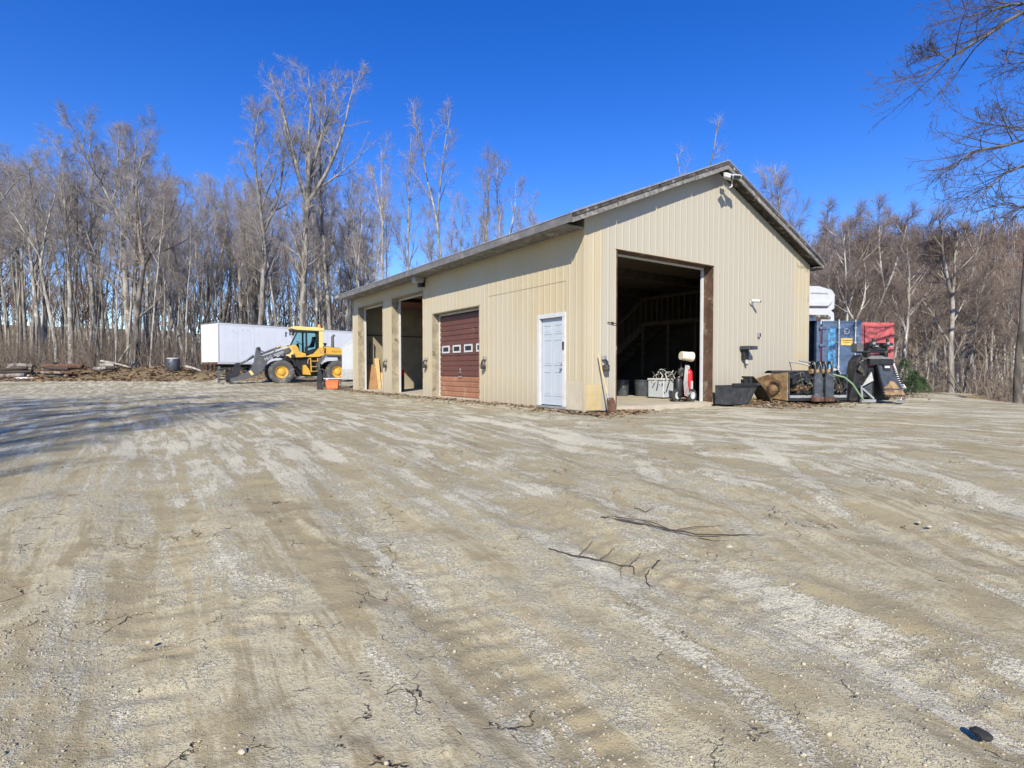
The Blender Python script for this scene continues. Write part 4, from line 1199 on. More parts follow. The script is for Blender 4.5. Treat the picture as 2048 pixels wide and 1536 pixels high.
MB().lathe([(0.06, 0), (0.06, 0.14), (0.13, 0.16), (0.11, 0.23), (0, 0.25)], 14, Matrix.Translation(((965 - 1670) * K, 0.3, (1015 - 410) * K))).build('air_cleaner', MT['black'], WL, True)
for zz in (655, 745, 820):
    MB().bx((965 - 1525) * K, (965 - 1420) * K, 0.62, 0.9, (1015 - zz) * K, (1015 - zz) * K + 0.035).build('step', MT['yellow'], WL)
for xx in (1418, 1528):
    MB().beam(((965 - xx) * K, 0.88, (1015 - 830) * K), ((965 - xx) * K, 0.72, (1015 - 600) * K), 0.04, 0.05).build('step_rail', MT['yellow'], WL)
MB().tube([((965 - 1375) * K, 0.72, (1015 - 690) * K), ((965 - 1375) * K, 0.80, (1015 - 630) * K), ((965 - 1400) * K, 0.80, (1015 - 605) * K), ((965 - 1418) * K, 0.78, (1015 - 640) * K), ((965 - 1418) * K, 0.72, (1015 - 700) * K)], 0.02, 8).build('grab_handle', MT['yellow_pale'], WL)
# lettering
ang = math.atan2(-(520 - 640), 1)  # unused helper angle
rotS = (R(90), 0, R(180))
sl_ = math.atan2((640 - 545), (860 - 715))
t = text_obj('lettering', 'HLG', 0.235, MT['white'], WL, ((965 - 790) * K, 0.584, (1015 - 607) * K), (R(90), -0.40, R(180)), 0.003)
for k in range(2):
    MB().beam(((965 - 870) * K, 0.583, (1015 - 553 - 22 * k) * K), ((965 - 1015) * K, 0.583, (1015 - 493 - 22 * k) * K), 0.006, 0.03).build('stripe', MT['white'], WL)
t = text_obj('lettering', 'VOLVO', 0.13, M('dark_lettering', (0.16, 0.05, 0.02), 0.6), WL, ((965 - 1830) * K, 0.625, (1015 - 490) * K), rotS, 0.003, 1.5)
MB().prism(q([(505, 815), (540, 800), (580, 860), (545, 880)]), 0.579, 0.584).build('sticker', MT['yellow_pale'], WL)

# ------------------------------------------------------------------ white semi trailer
TA = R(37)
td = Vector((math.sin(TA), math.cos(TA), 0))
tc0 = W(438, 740, 38.0)
TR = empty('semi_trailer', (tc0.x, tc0.y, 0.5), math.atan2(td.y, td.x))
tag(TR, 'long white box semi trailer parked at the wood edge behind the loader', 'semi trailer')
TLn, TWd, THt = 13.6, 2.5, 2.86
# local x along the trailer away from the viewer, local y to its left
MB().bx(0.03, TLn, 0.03, TWd - 0.03, 0.03, THt - 0.03).build('box_core', MT['trailer'], TR)
n = 11
for k in range(n):
    a = 0.10 + k * (TLn - 0.2) / n; b = 0.10 + (k + 1) * (TLn - 0.2) / n
    MB().bx(a + 0.004, b - 0.004, 0.006, 0.028, 0.16, THt - 0.12).build('side_panel', MT['trailer'], TR)
    for j in range(2):
        xx = a + (b - a) * (j + 0.5) / 2
        MB().bx(xx - 0.012, xx + 0.012, 0.0, 0.0055, 0.18, THt - 0.14).build('rivet_seam', MT['trailer'], TR)
MB().bx(0.0, TLn, -0.012, 0.03, 0.0, 0.15).build('bottom_rail', MT['white'], TR)
MB().bx(0.0, TLn, -0.012, 0.03, THt - 0.11, THt - 0.03).build('top_rail', MT['trailer'], TR)
MB().bx(-0.02, TLn, -0.02, TWd + 0.02, THt - 0.025, THt + 0.02).build('roof', MT['fascia'], TR)
for yy in (0.06, TWd / 2 + 0.01):
    MB().bx(-0.03, 0.028, yy, yy + TWd / 2 - 0.07, 0.14, THt - 0.14).build('rear_door', MT['trailer'], TR, bev=0.008)
for yy in (0.0, TWd - 0.06):
    MB().bx(-0.04, 0.0295, yy, yy + 0.055, 0.0, THt - 0.03).build('corner_post', MT['white'], TR)
MB().bx(-0.045, 0.0, 0.06, TWd - 0.06, -0.02, 0.12).build('rear_sill', MT['rust'], TR)
for yy in (0.5, 0.95, 1.55, 2.0):
    MB().tube([(-0.05, yy, 0.1), (-0.05, yy, THt - 0.15)], 0.016, 6).build('lock_rod', MT['white'], TR)
MB().bx(0.4, TLn - 1, 0.6, TWd - 0.6, -0.22, 0.02).build('chassis', MT['black'], TR)
MB().bx(-0.03, 0.05, 0.3, TWd - 0.3, -0.62, -0.52).bx(-0.02, 0.04, 0.6, 0.7, -0.53, 0.0).bx(-0.02, 0.04, 1.8, 1.9, -0.53, 0.0).build('bumper', MT['rust'], TR)
for xx in (3.2, 4.5):
    MB().bx(xx - 0.12, xx + 0.12, 0.3, TWd - 0.3, -0.8, -0.22).build('axle', MT['black'], TR)
    for yy in (0.3, TWd - 0.3):
        w = empty('wheel', (xx, yy, -0.70), 0, TR)
        Mx = Matrix.Rotation(R(90), 4, 'X')
        MB().lathe([(0.28, -0.13), (0.40, -0.14), (0.47, -0.1), (0.47, 0.1), (0.40, 0.14), (0.28, 0.13)], 24, Mx, True).build('tyre', MT['tyre'], w, True)
        MB().lathe([(0.0, -0.08), (0.12, -0.10), (0.28, -0.06), (0.28, 0.06), (0.12, 0.1), (0, 0.08)], 24, Mx).build('rim', MT['grey_metal'], w, True)
TR.location.z = 1.36

# ------------------------------------------------------------------ enclosed cargo trailer at the far corner
p = W(684, 740, 28.0)
CTR = empty('cargo_trailer', (p.x, p.y, gz(p.x, p.y)), R(8))
tag(CTR, 'white enclosed cargo trailer with grey stone guard beyond the workshop corner', 'trailer')
MT['camper'] = M('camper_white', (0.46, 0.49, 0.52), 0.45, var=0.04)
MB().prism([(0, 0.95), (0.0, 2.05), (0.55, 2.40), (3.6, 2.40), (3.6, 0.45), (0.0, 0.45)], 0.0, 1.9).build('body', MT['camper'], CTR, bev=0.02)
MB().prism([(-0.012, 0.45), (-0.012, 0.98), (1.5, 0.98), (1.5, 0.45)], -0.012, 1.912).build('stone_guard', MT['grey_metal'], CTR)
MB().prism([(-0.01, 2.03), (0.55, 2.39), (3.6, 2.39), (3.6, 2.45), (0.54, 2.45), (-0.03, 2.07)], -0.015, 1.915).build('roof_trim', MT['white'], CTR)
MB().beam((0.2, 0.3, 0.42), (-0.95, 0.95, 0.42), 0.06, 0.1).beam((0.2, 1.6, 0.42), (-0.95, 0.95, 0.42), 0.06, 0.1).build('tongue', MT['white'], CTR)
MB().bx(-0.95, -0.03, 0.25, 0.75, 0.475, 0.52).build('tongue_plank', MT['white'], CTR)
for yy in (0.1, 1.8):
    w = empty('wheel', (2.4, yy, 0.33), 0, CTR)
    Mx = Matrix.Rotation(R(90), 4, 'X')
    MB().lathe([(0.2, -0.1), (0.29, -0.11), (0.33, -0.07), (0.33, 0.07), (0.29, 0.11), (0.2, 0.1)], 20, Mx, True).build('tyre', MT['tyre'], w, True)
    MB().lathe([(0.0, -0.07), (0.2, -0.05), (0.2, 0.05), (0, 0.07)], 20, Mx).build('rim', MT['white'], w, True)
MB().tube([(-1.05, 0.95, 0.05), (-1.05, 0.95, 0.95)], 0.05, 10).bx(-1.13, -0.97, 0.87, 1.03, 0.0, 0.04).tube([(-1.05, 0.95, 0.95), (-1.25, 0.95, 0.98)], 0.02, 8).build('tongue_jack', MT['black'], CTR)
# orange box, black battery trolley
p = W(668, 768, 27.0)
OB = empty('orange_box', (p.x, p.y - 0.2, gz(p.x, p.y) + 0.0), R(10))
MB().prism([(-0.26, 0.03), (0.26, 0.03), (0.30, 0.42), (-0.30, 0.42)], -0.2, 0.2).build('body', MT['orange'], OB, bev=0.03)
MB().bx(-0.31, 0.31, -0.21, 0.21, 0.42, 0.46).build('lid', MT['orange'], OB, bev=0.01)
MB().tube([(0.30, 0, 0.12), (0.38, 0, 0.2), (0.36, 0, 0.4)], 0.02, 6).bx(-0.3, 0.3, -0.18, 0.18, 0.0, 0.029).build('base', MT['black'], OB)
tag(OB, 'orange plastic box on the ground under the trailer tongue plank', 'box')
p = W(640, 774, 26.5)
BT = empty('hand_winch', (p.x, p.y, gz(p.x, p.y)), R(20))
MB().prism([(-0.14, 0.0), (0.14, 0.0), (0.10, 0.5), (0.16, 0.62), (0.05, 0.95), (-0.06, 0.95), (-0.15, 0.55)], -0.12, 0.12).build('body', MT['black'], BT, bev=0.03)
MB().tube([(-0.04, 0, 0.9), (-0.1, 0.02, 1.08), (0.02, 0.02, 1.14)], 0.025, 8).build('handle', MT['rubber'], BT)
MB().tube([(0, -0.16, 0.18), (0, 0.16, 0.18)], 0.15, 16).build('drum', MT['rubber'], BT)
tag(BT, 'black jack-like machine standing beside the orange box', 'jack')

# ------------------------------------------------------------------ containers beside the gable
def container(name, px_right, D, ang, m, label, Lc=6.06, base=0.0, ytop=None):
    p = W(px_right, 740, D)
    dx = Vector((math.cos(ang), math.sin(ang), 0))
    o = Vector((p.x, p.y, 0)) - dx * 2.44
    zb = gz(p.x - 1.2, p.y) + base
    C = empty(name, (o.x, o.y, zb), ang)
    tag(C, label, 'container')
    Wc, Hc = 2.44, 2.59
    for xx in (0, Wc - 0.14):
        for yy in (0.0, Lc - 0.14):
            MB().bx(xx, xx + 0.14, yy, yy + 0.14, 0, Hc - 0.12).build('corner_post', m, C, bev=0.008)
            for zz in (0.0, Hc - 0.118):
                MB().bx(xx - 0.006, xx + 0.15, yy - 0.006, yy + 0.15, zz - 0.004, zz + 0.115).build('corner_casting', MT['rust'] if name.startswith('blue') else m, C, bev=0.008)
    for zz in (0.0, Hc - 0.12):
        MB().bx(0.15, Wc - 0.15, 0.01, 0.13, zz, zz + 0.115).build('end_rail', m, C)
        MB().bx(0.15, Wc - 0.15, Lc - 0.13, Lc - 0.01, zz, zz + 0.115).build('end_rail', m, C)
        for xx in (0.01, Wc - 0.11):
            MB().bx(xx, xx + 0.1, 0.15, Lc - 0.15, zz, zz + 0.1).build('side_rail', m, C)

    def corr(y0, y1, place, nm, mm, z0=0.1, z1=Hc - 0.1, per=0.28, dep=0.035):
        pts = []; s = y0
        while s < y1:
            pts += [(s, 0), (s + per * 0.25, 0), (s + per * 0.5, dep), (s + per * 0.75, dep)]
            s += per
        pts = [(min(a, y1), h) for a, h in pts] + [(y1, 0)]
        mb = MB()
        for (a, h), (b, h2) in zip(pts, pts[1:]):
            if b - a < 1e-4: continue
            mb.add([place(a, h, z0), place(b, h2, z0), place(b, h2, z1), place(a, h, z1)], [(0, 1, 2, 3)])
        mb.build(nm, mm, C, fix=False)
    corr(0.14, Lc - 0.14, lambda s, h, z: (0.02 + h, s, z), 'side_wall', m)
    corr(0.14, Lc - 0.14, lambda s, h, z: (Wc - 0.02 - h, s, z), 'side_wall', m)
    corr(0.14, Wc - 0.14, lambda s, h, z: (s, Lc - 0.03 - h, z), 'end_wall', m)
    MB().bx(0.1, Wc - 0.1, 0.1, Lc - 0.1, Hc - 0.07, Hc - 0.04).build('roof', m, C)
    MB().bx(0.1, Wc - 0.1, 0.1, Lc - 0.1, 0.02, 0.1).build('floor', MT['timber'], C)
    return C, Wc, Hc, Lc


def cont_door(C, hinge, w, h, ang, side, m, deco=False):
    """door leaf: local x runs from the hinge, front faces -y"""
    d = empty('door', hinge, ang, C)
    s = side
    f = MB()
    MB().bx(0.05 * s, (w - 0.05) * s, -0.02, 0.02, 0.05, h - 0.05).build('door_sheet', m, d)
    for za, zb in ((0.0, 0.06), (h - 0.06, h)):
        MB().bx(0, w * s, -0.04, 0.025, za, zb).build('door_frame', m, d)
    for xa in (0.0, w - 0.06):
        MB().bx(xa * s, (xa + 0.06) * s, -0.04, 0.025, 0.06, h - 0.06).build('door_frame', m, d)
    for zz in (h * 0.27, h * 0.50, h * 0.73):
        MB().bx(0.06 * s, (w - 0.06) * s, -0.035, -0.021, zz - 0.035, zz + 0.035).build('door_rib', m, d)
    return d


blue, Wc, Hc, Lc = container('blue_container', 1640, 19.3, R(6), MT['blue'], 'faded blue shipping container with its door swung open against the workshop', Lc=6.06, base=0.06)
cont_door(blue, (0.15, -0.03, 0.12), 1.06, 2.34, 0, 1, MT['blue'])
for xx in (1.28, 1.75):
    pass
dd = cont_door(blue, (Wc + 0.02, -0.04, 0.12), 1.34, 2.34, R(-8), 1, MT['blue'])
for xx in (0.54, 1.10):
    MB().tube([(xx, -0.075, -0.02), (xx, -0.075, 2.38)], 0.022, 10).build('lock_rod', MT['white'], dd)
    for zz in (0.3, 0.75, 1.6, 2.1):
        MB().bx(xx - 0.05, xx + 0.05, -0.08, -0.041, zz - 0.03, zz + 0.03).build('rod_bracket', MT['grey_metal'], dd)
for zz in (0.25, 0.85, 1.5, 2.1):
    MB().bx(-0.10, 0.14, -0.07, -0.042, zz - 0.04, zz + 0.04).build('hinge', MT['blue'], dd)
MB().bx(0.20, 0.45, -0.0405, -0.0365, 1.46, 2.08).build('scraped_panel', MT['blue_lite'], dd)
MB().bx(0.20, 0.45, -0.0405, -0.0365, 0.70, 1.33).build('scraped_panel', MT['blue_lite'], dd)
MB().bx(0.63, 1.02, -0.0405, -0.0365, 1.50, 1.74).build('sticker', MT['sticker'], dd)
MB().bx(0.67, 0.98, -0.0425, -0.041, 1.65, 1.68).bx(0.70, 0.94, -0.0425, -0.041, 1.58, 1.60).build('sticker_text', MT['rust_tan'], dd)
MB().lathe([(0.075, -0.002), (0.10, -0.002), (0.10, 0.002), (0.075, 0.002)], 20, Matrix.Translation((0.82, -0.039, 1.98)) @ Matrix.Rotation(R(90), 4, 'X'), True).build('round_mark', MT['white'], dd)
MB().bx(0.72, 0.82, -0.0415, -0.0375, 1.965, 1.995).build('round_mark', MT['white'], dd)
# pallet planks lying on the roof
rp = on_b(0, 0, 0)
PL = empty('roof_timbers', (blue.location.x, blue.location.y, blue.location.z + Hc + 0.002), R(6))
for k in range(5):
    MB().bx(0.3 - 0.2 * (k % 2), 2.75 + 0.25 * (k % 3), 0.05 + k * 0.28, 0.2 + k * 0.28, 0.0, 0.09).build('plank', MT['wood_grey'] if k % 2 else MT['wood_dark'], PL)
tag(PL, 'weathered timbers lying on top of the blue container', 'timber')

red, Wc, Hc, Lc = container('red_container', 1787, 20.9, R(4), MT['red'], 'faded red shipping container standing behind the open blue door', base=0.02)
d1 = cont_door(red, (0.15, -0.02, 0.12), 1.05, 2.34, 0, 1, MT['red'])
d2 = cont_door(red, (Wc - 0.15, -0.02, 0.12), 1.05, 2.34, 0, -1, MT['red'])

# white camper behind the containers
p = W(1570, 740, 24.5)
CP = empty('camper_trailer', (p.x, p.y, gz(p.x, p.y)), R(2))
cw = 2.2
prof = [(0, 0.5), (cw, 0.5), (cw, 3.10), (cw - 0.02, 3.35), (cw - 0.15, 3.45), (cw - 0.0, 3.55), (cw + 0.01, 4.15), (cw - 0.12, 4.36), (cw - 0.7, 4.52), (0.0, 4.56)]
MB().prism(prof, 0.0, 5.0).build('body', MT['camper'], CP, smooth=True, bev=0.02)
MB().prism([(0.2, 3.62), (cw - 0.35, 3.62), (cw - 0.15, 3.85), (0.2, 3.85)], -0.14, 0.05).build('cap_ledge', MT['camper'], CP, bev=0.03)
MB().prism([(1.1, 4.20), (cw - 0.3, 4.18), (cw - 0.35, 4.23), (1.15, 4.25)], -0.02, 0.02).build('roof_marker', MT['grey_metal'], CP)
for yy in (1.6, 2.5):
    for xx in (0.1, cw - 0.1):
        w = empty('wheel', (xx, yy, 0.36), R(90), CP)
        Mx = Matrix.Rotation(R(90), 4, 'X')
        MB().lathe([(0.2, -0.1), (0.31, -0.11), (0.36, -0.07), (0.36, 0.07), (0.31, 0.11), (0.2, 0.1)], 20, Mx, True).build('tyre', MT['tyre'], w, True)
tag(CP, 'tall white camper with rounded front cap showing above the blue container', 'camper')

# ------------------------------------------------------------------ attachments lying along the gable
def at(px, py, D):
    p = W(px, py, D); return p


# dark bucket leaning on the wall
p = at(1470, 800, 14.6)
GB = empty('steel_bucket', (p.x, p.y, gz(p.x, p.y) + 0.05), R(30))
MB().add([(-0.42, -0.12, 0), (0.42, -0.12, 0), (0.52, -0.32, 0.52), (-0.50, -0.32, 0.52), (-0.42, 0.28, 0.0), (0.42, 0.28, 0.0), (0.52, 0.22, 0.50), (-0.50, 0.22, 0.50)],
         [(0, 1, 2, 3), (4, 5, 6, 7), (0, 1, 5, 4), (0, 3, 7, 4), (1, 2, 6, 5)]).build('shell', MT['steel_blade'], GB)
MB().beam((-0.52, -0.34, 0.53), (0.54, -0.34, 0.53), 0.05, 0.06).build('lip', MT['black'], GB)
MB().bx(-0.08, 0.06, -0.34, -0.24, 0.56, 0.66).build('lug', MT['black'], GB)
MB().beam((0.25, -0.30, 0.54), (0.36, -0.2, 0.70), 0.05, 0.03).build('lug', MT['black'], GB)
tag(GB, 'dark steel bucket standing on its back edge against the gable siding', 'bucket')
# curved blade behind it
p = at(1500, 795, 14.9)
mb = MB()
prof = []
for k in range(9):
    a = k / 8
    prof.append((0.55 * a + 0.10 * math.sin(a * 3), 0.62 - 0.60 * a + 0.10 * (1 - a) ** 2))
pts2 = prof + [(x + 0.03, z - 0.04) for x, z in reversed(prof)]
ob = mb.prism(pts2, -0.15, 0.35).build('curved_blade', MT['black'], None)
ob.location = (p.x - 0.05, p.y - 0.1, gz(p.x, p.y)); ob.rotation_euler = (0, 0, R(15))
tag(ob, 'black curved blade sloping down between the steel bucket and the yellow drum', 'blade')

# hydraulic broom / tiller head with worn yellow end plate
p = at(1600, 806, 15.6)
AT = empty('tiller_attachment', (p.x, p.y, gz(p.x, p.y)), R(10))
tag(AT, 'hydraulic tiller attachment with worn yellow end plate and black hoses', 'attachment')
x0, x1 = -0.72, 1.12
MB().add([(x0, -0.45, 0.02), (x1, -0.45, 0.02), (x1, 0.55, 0.02), (x0, 0.55, 0.02), (x0, -0.45, 0.10), (x1, -0.45, 0.10), (x1, 0.55, 0.10), (x0, 0.55, 0.10)],
         [(0, 1, 2, 3), (4, 7, 6, 5), (0, 4, 5, 1), (1, 5, 6, 2), (2, 6, 7, 3), (3, 7, 4, 0)]).build('base_frame', MT['black'], AT)
sh = MB()
ring = []
for k in range(10):
    a = math.pi * (0.05 + 0.60 * k / 9)
    ring.append((0.12 - 0.62 * math.cos(a) * -1 * 0.75, 0.10 + 0.75 * math.sin(a)))
for k in range(9):
    (ya, za), (yb, zb) = ring[k], ring[k + 1]
    sh.add([(x0, -ya + 0.5, za), (x1, -ya + 0.5, za), (x1, -yb + 0.5, zb), (x0, -yb + 0.5, zb)], [(0, 1, 2, 3)])
sh.build('hood', MT['black'], AT, True)
MB().add([(x0 - 0.02, -0.46, 0.03), (x0 - 0.02, -0.46, 0.80), (x0 - 0.28, 0.05, 0.72), (x0 - 0.42, 0.35, 0.62), (x0 - 0.26, 0.35, 0.10),
          (x0 + 0.01, -0.46, 0.03), (x0 + 0.01, -0.46, 0.80), (x0 - 0.25, 0.08, 0.72), (x0 - 0.39, 0.38, 0.62), (x0 - 0.23, 0.38, 0.10)],
         [(0, 1, 2, 3, 4), (9, 8, 7, 6, 5), (0, 5, 6, 1), (1, 6, 7, 2), (2, 7, 8, 3), (3, 8, 9, 4), (4, 9, 5, 0)]).build('end_plate', MT['rust_tan'], AT)
MB().lathe([(0.14, -0.02), (0.18, -0.02), (0.18, 0.02), (0.14, 0.02)], 20, Matrix.Translation((x0 - 0.20, -0.20, 0.42)) @ Matrix.Rotation(R(-62), 4, 'Z') @ Matrix.Rotation(R(90), 4, 'X'), True).build('bearing_ring', MT['rust'], AT)
MB().bx(x0 + 0.03, x0 + 0.06, -0.46, 0.3, 0.10, 0.76).build('side_plate', MT['steel_blade'], AT)
MB().bx(x1 - 0.03, x1, -0.46, 0.3, 0.10, 0.74).build('side_plate', MT['steel_blade'], AT)
MB().bx(x0 + 0.06, x1 - 0.03, -0.47, -0.43, 0.10, 0.17).build('front_rail', MT['grey_metal'], AT)
MB().bx(x0 + 0.06, x1 - 0.03, -0.44, -0.36, 0.66, 0.74).build('top_rail', MT['black'], AT)
MB().bx(x0 + 0.18, x0 + 0.45, -0.42, -0.2, 0.46, 0.64).build('valve_box', MT['black'], AT, bev=0.01)
MB().tube([(x0 + 0.25, -0.3, 0.36), (x0 + 0.85, -0.3, 0.36)], 0.09, 14).build('hydraulic_motor', MT['rust_tan'], AT, True)
MB().tube([(x0 + 1.35, -0.3, 0.36), (x1 - 0.1, -0.3, 0.36)], 0.09, 14).build('hydraulic_motor', MT['rust_tan'], AT, True)
MB().tube([(x0 + 0.3, -0.38, 0.24), (x0 + 0.95, -0.38, 0.24)], 0.05, 10).build('drive_shaft', MT['black'], AT)
MB().beam((x0 + 0.45, -0.42, 0.62), (x0 + 0.9, -0.42, 0.40), 0.03, 0.05).build('brace', MT['grey_metal'], AT)
for xc in (0.12, 0.46):
    MB().prism([(xc - 0.13, 0.03), (xc + 0.13, 0.03), (xc + 0.13, 0.62), (xc + 0.08, 0.78), (xc - 0.08, 0.78), (xc - 0.13, 0.62)], -0.60, -0.50).build('coupler_leg', MT['steel_blade'], AT, bev=0.01)
    MB().bx(xc - 0.15, xc + 0.15, -0.63, -0.48, 0.0, 0.13).build('coupler_foot', MT['rust'], AT, bev=0.01)
    for s in (-0.09, 0.09):
        hk = [(xc + s, -0.54, 0.70), (xc + s, -0.56, 0.95), (xc + s, -0.52, 1.06), (xc + s, -0.44, 1.08), (xc + s, -0.38, 1.0), (xc + s, -0.38, 0.72)]
        MB().tube(hk, 0.032, 8).build('coupler_hook', MT['black'], AT, True)
MB().tube([(-0.05, -0.47, 0.82), (0.62, -0.47, 0.82)], 0.07, 12).build('cross_tube', MT['rust_tan'], AT)
for k in range(5):
    a = random.uniform(0, 1)
    xs = x0 + 0.25 + k * 0.17
    MB().tube([(xs, -0.35, 0.40), (xs + 0.10, -0.52, 0.60 + 0.05 * a), (xs + 0.35, -0.54, 0.55 + 0.1 * a), (xs + 0.50, -0.52, 0.30 + 0.1 * a), (xs + 0.62, -0.45, 0.32)], 0.02, 7).build('hydraulic_hose', MT['rubber'], AT, True)
for k in range(3):
    xs = 0.65 + k * 0.12
    MB().tube([(xs - 0.25, -0.45, 0.72), (xs - 0.05, -0.56, 0.66), (xs + 0.1, -0.55, 0.4), (xs, -0.5, 0.25)], 0.02, 7).build('hydraulic_hose', MT['rubber'], AT, True)
for a, b in (((-0.52, 1.08), (-0.02, 0.98)), ((-0.22, 1.12), (0.30, 0.96))):
    MB().tube([(a[0], -0.25, a[1]), ((a[0] + b[0]) / 2, -0.3, (a[1] + b[1]) / 2 + 0.03), (b[0], -0.4, b[1])], 0.022, 8).build('support_rod', MT['grey_metal'], AT)
MB().tube([(-0.52, -0.25, 1.08), (-0.48, -0.25, 0.95), (-0.44, -0.25, 0.78)], 0.012, 6).build('chain', MT['rust'], AT)
rr_ = random.Random(3)
for k in range(26):
    xs = rr_.uniform(x0 + 0.1, x1 - 0.1); zs = rr_.uniform(0.2, 0.66); ys = rr_.uniform(-0.52, -0.2)
    w_, h_ = rr_.uniform(0.03, 0.12), rr_.uniform(0.03, 0.12)
    MB().box((xs, ys, zs), (w_, rr_.uniform(0.03, 0.1), h_), Matrix.Rotation(rr_.uniform(-0.6, 0.6), 3, 'Y')).build('bracket', MT[rr_.choice(['black', 'black', 'grey_metal', 'rust', 'rust_tan', 'boom'])], AT, bev=0.006)
for k in range(8):
    xs = rr_.uniform(x0 + 0.1, x1 - 0.4); za, zb_ = rr_.uniform(0.3, 0.75), rr_.uniform(0.15, 0.6)
    MB().tube([(xs, -0.4, za), (xs + 0.12, -0.56, za + 0.06), (xs + 0.28, -0.55, zb_ + 0.05), (xs + 0.36, -0.42, zb_)], 0.014, 6).build('hydraulic_hose', MT['rubber'], AT, True)
gh_ = MB().tube([(0.60, -0.52, 0.74), (0.85, -0.66, 0.66), (1.05, -0.72, 0.48), (1.20, -0.76, 0.24), (1.34, -0.80, 0.03)], 0.025, 10).build('green_hose', MT['green_hose'], None, True)
gh_.location = AT.location; gh_.rotation_euler = (0, 0, R(10))
tag(gh_, 'green hydraulic hose curving from the tiller down to the ground', 'hose')
# pale dome-shaped tank and small wheels behind
p = at(1662, 790, 17.0)
TK = empty('plastic_tank', (p.x, p.y, gz(p.x, p.y)), 0)
MB().lathe([(0.0, 0.02), (0.28, 0.02), (0.29, 0.05), (0.29, 0.62), (0.26, 0.76), (0.17, 0.86), (0.0, 0.90)], 22).build('body', MT['hose'], TK, True)
MB().lathe([(0.292, 0.30), (0.30, 0.31), (0.30, 0.34), (0.292, 0.35)], 22, None, True).build('band', MT['black'], TK)
tag(TK, 'pale grey domed tank behind the tiller attachment', 'tank')
p = at(1682, 800, 16.4)
DW = empty('dolly', (p.x, p.y, gz(p.x, p.y)), R(35))
for yy in (-0.22, 0.22):
    w = empty('wheel', (0, yy, 0.52), 0, DW)
    Mx = Matrix.Rotation(R(90), 4, 'X')
    MB().lathe([(0.11, -0.06), (0.19, -0.065), (0.22, -0.03), (0.22, 0.03), (0.19, 0.065), (0.11, 0.06)], 20, Mx, True).build('tyre', MT['rubber'], w, True)
    MB().lathe([(0.0, -0.05), (0.11, -0.04), (0.11, 0.04), (0, 0.05)], 20, Mx).build('rim', MT['white'], w, True)
MB().tube([(0, -0.3, 0.52), (0, 0.3, 0.52)], 0.025, 8).beam((0, 0, 0.52), (0.1, 0, 0.0), 0.06, 0.06).beam((0, 0, 0.52), (-0.25, 0, 0.85), 0.05, 0.05).build('axle', MT['black'], DW)
tag(DW, 'small two-wheeled dolly standing between the tank and the black trencher', 'dolly')

# black trencher standing on end
p = at(1748, 806, 15.7)
TN = empty('trencher_attachment', (p.x, p.y, gz(p.x, p.y)), R(8))
tag(TN, 'black trencher attachment standing upright with toothed chute and hydraulic head', 'attachment')
ch = [(-0.22, 1.08), (0.30, 1.08), (0.46, 0.22), (-0.16, 0.22)]
MB().add([(-0.06, -0.18, 1.06), (0.36, -0.18, 1.06), (0.52, -0.52, 0.24), (-0.12, -0.52, 0.24), (-0.06, -0.10, 1.06), (0.36, -0.10, 1.06), (0.52, -0.42, 0.22), (-0.12, -0.42, 0.22)],
         [(0, 1, 2, 3), (4, 7, 6, 5), (0, 4, 5, 1), (1, 5, 6, 2), (2, 6, 7, 3), (3, 7, 4, 0)]).build('chute', MT['steel_blade'], TN)
MB().add([(-0.14, -0.49, 0.36), (0.46, -0.49, 0.36), (0.50, -0.545, 0.23), (-0.15, -0.545, 0.23), (-0.14, -0.47, 0.36), (0.46, -0.47, 0.36), (0.50, -0.53, 0.22), (-0.15, -0.53, 0.22)],
         [(0, 1, 2, 3), (4, 7, 6, 5), (0, 4, 5, 1), (1, 5, 6, 2), (2, 6, 7, 3), (3, 7, 4, 0)]).build('cutting_edge', MT['rust_tan'], TN)
MB().add([(-0.09, -0.472, 0.40), (0.38, -0.472, 0.40), (0.30, -0.40, 0.58), (0.16, -0.385, 0.62), (0.06, -0.42, 0.50), (-0.09, -0.455, 0.44)], [(0, 1, 2, 3, 4, 5)]).build('dried_mud', MT['rust_tan'], TN)
tt = MB()
for k in range(15):
    t = k / 14
    for xa, xb in ((-0.09, -0.15), (0.38, 0.54)):
        xx = xa + (xb - xa) * t
        tt = MB().box((xx, -0.19 - 0.34 * t, 1.06 - 0.82 * t), (0.05, 0.07, 0.035)); tt.build('tooth', MT['black'], TN)
for k in range(9):
    MB().box((-0.11 + k * 0.072, -0.54, 0.205), (0.03, 0.03, 0.05)).build('tooth', MT['rust'], TN)
MB().bx(0.07, 0.26, -0.26, -0.17, 0.88, 1.06).build('chute_window', MT['black'], TN)
MB().bx(0.09, 0.24, -0.285, -0.262, 0.97, 1.03).build('label_plate', MT['white'], TN)
MB().bx(-0.32, 0.42, -0.22, 0.20, 1.06, 1.22).build('head_frame', MT['black'], TN, bev=0.01)
MB().add([(-0.34, -0.24, 1.225), (0.40, -0.24, 1.225), (0.30, 0.1, 1.36), (-0.22, 0.1, 1.36), (-0.34, -0.2, 1.225), (0.40, -0.2, 1.225), (0.30, 0.14, 1.34), (-0.22, 0.14, 1.34)],
         [(0, 1, 2, 3), (4, 7, 6, 5), (0, 4, 5, 1), (1, 5, 6, 2), (2, 6, 7, 3), (3, 7, 4, 0)]).build('head_plate', MT['grey_metal'], TN)
for xx in (-0.26, 0.30):
    MB().bx(xx - 0.05, xx + 0.05, -0.1, 0.1, 1.22, 1.40).build('head_bracket', MT['black'], TN)
MB().bx(-0.45, 0.42, -0.12, 0.2, 1.40, 1.46).build('upper_deck', MT['black'], TN, bev=0.01)
MB().bx(-0.30, 0.30, -0.14, 0.15, 1.46, 1.56).build('upper_deck', MT['black'], TN, bev=0.01)
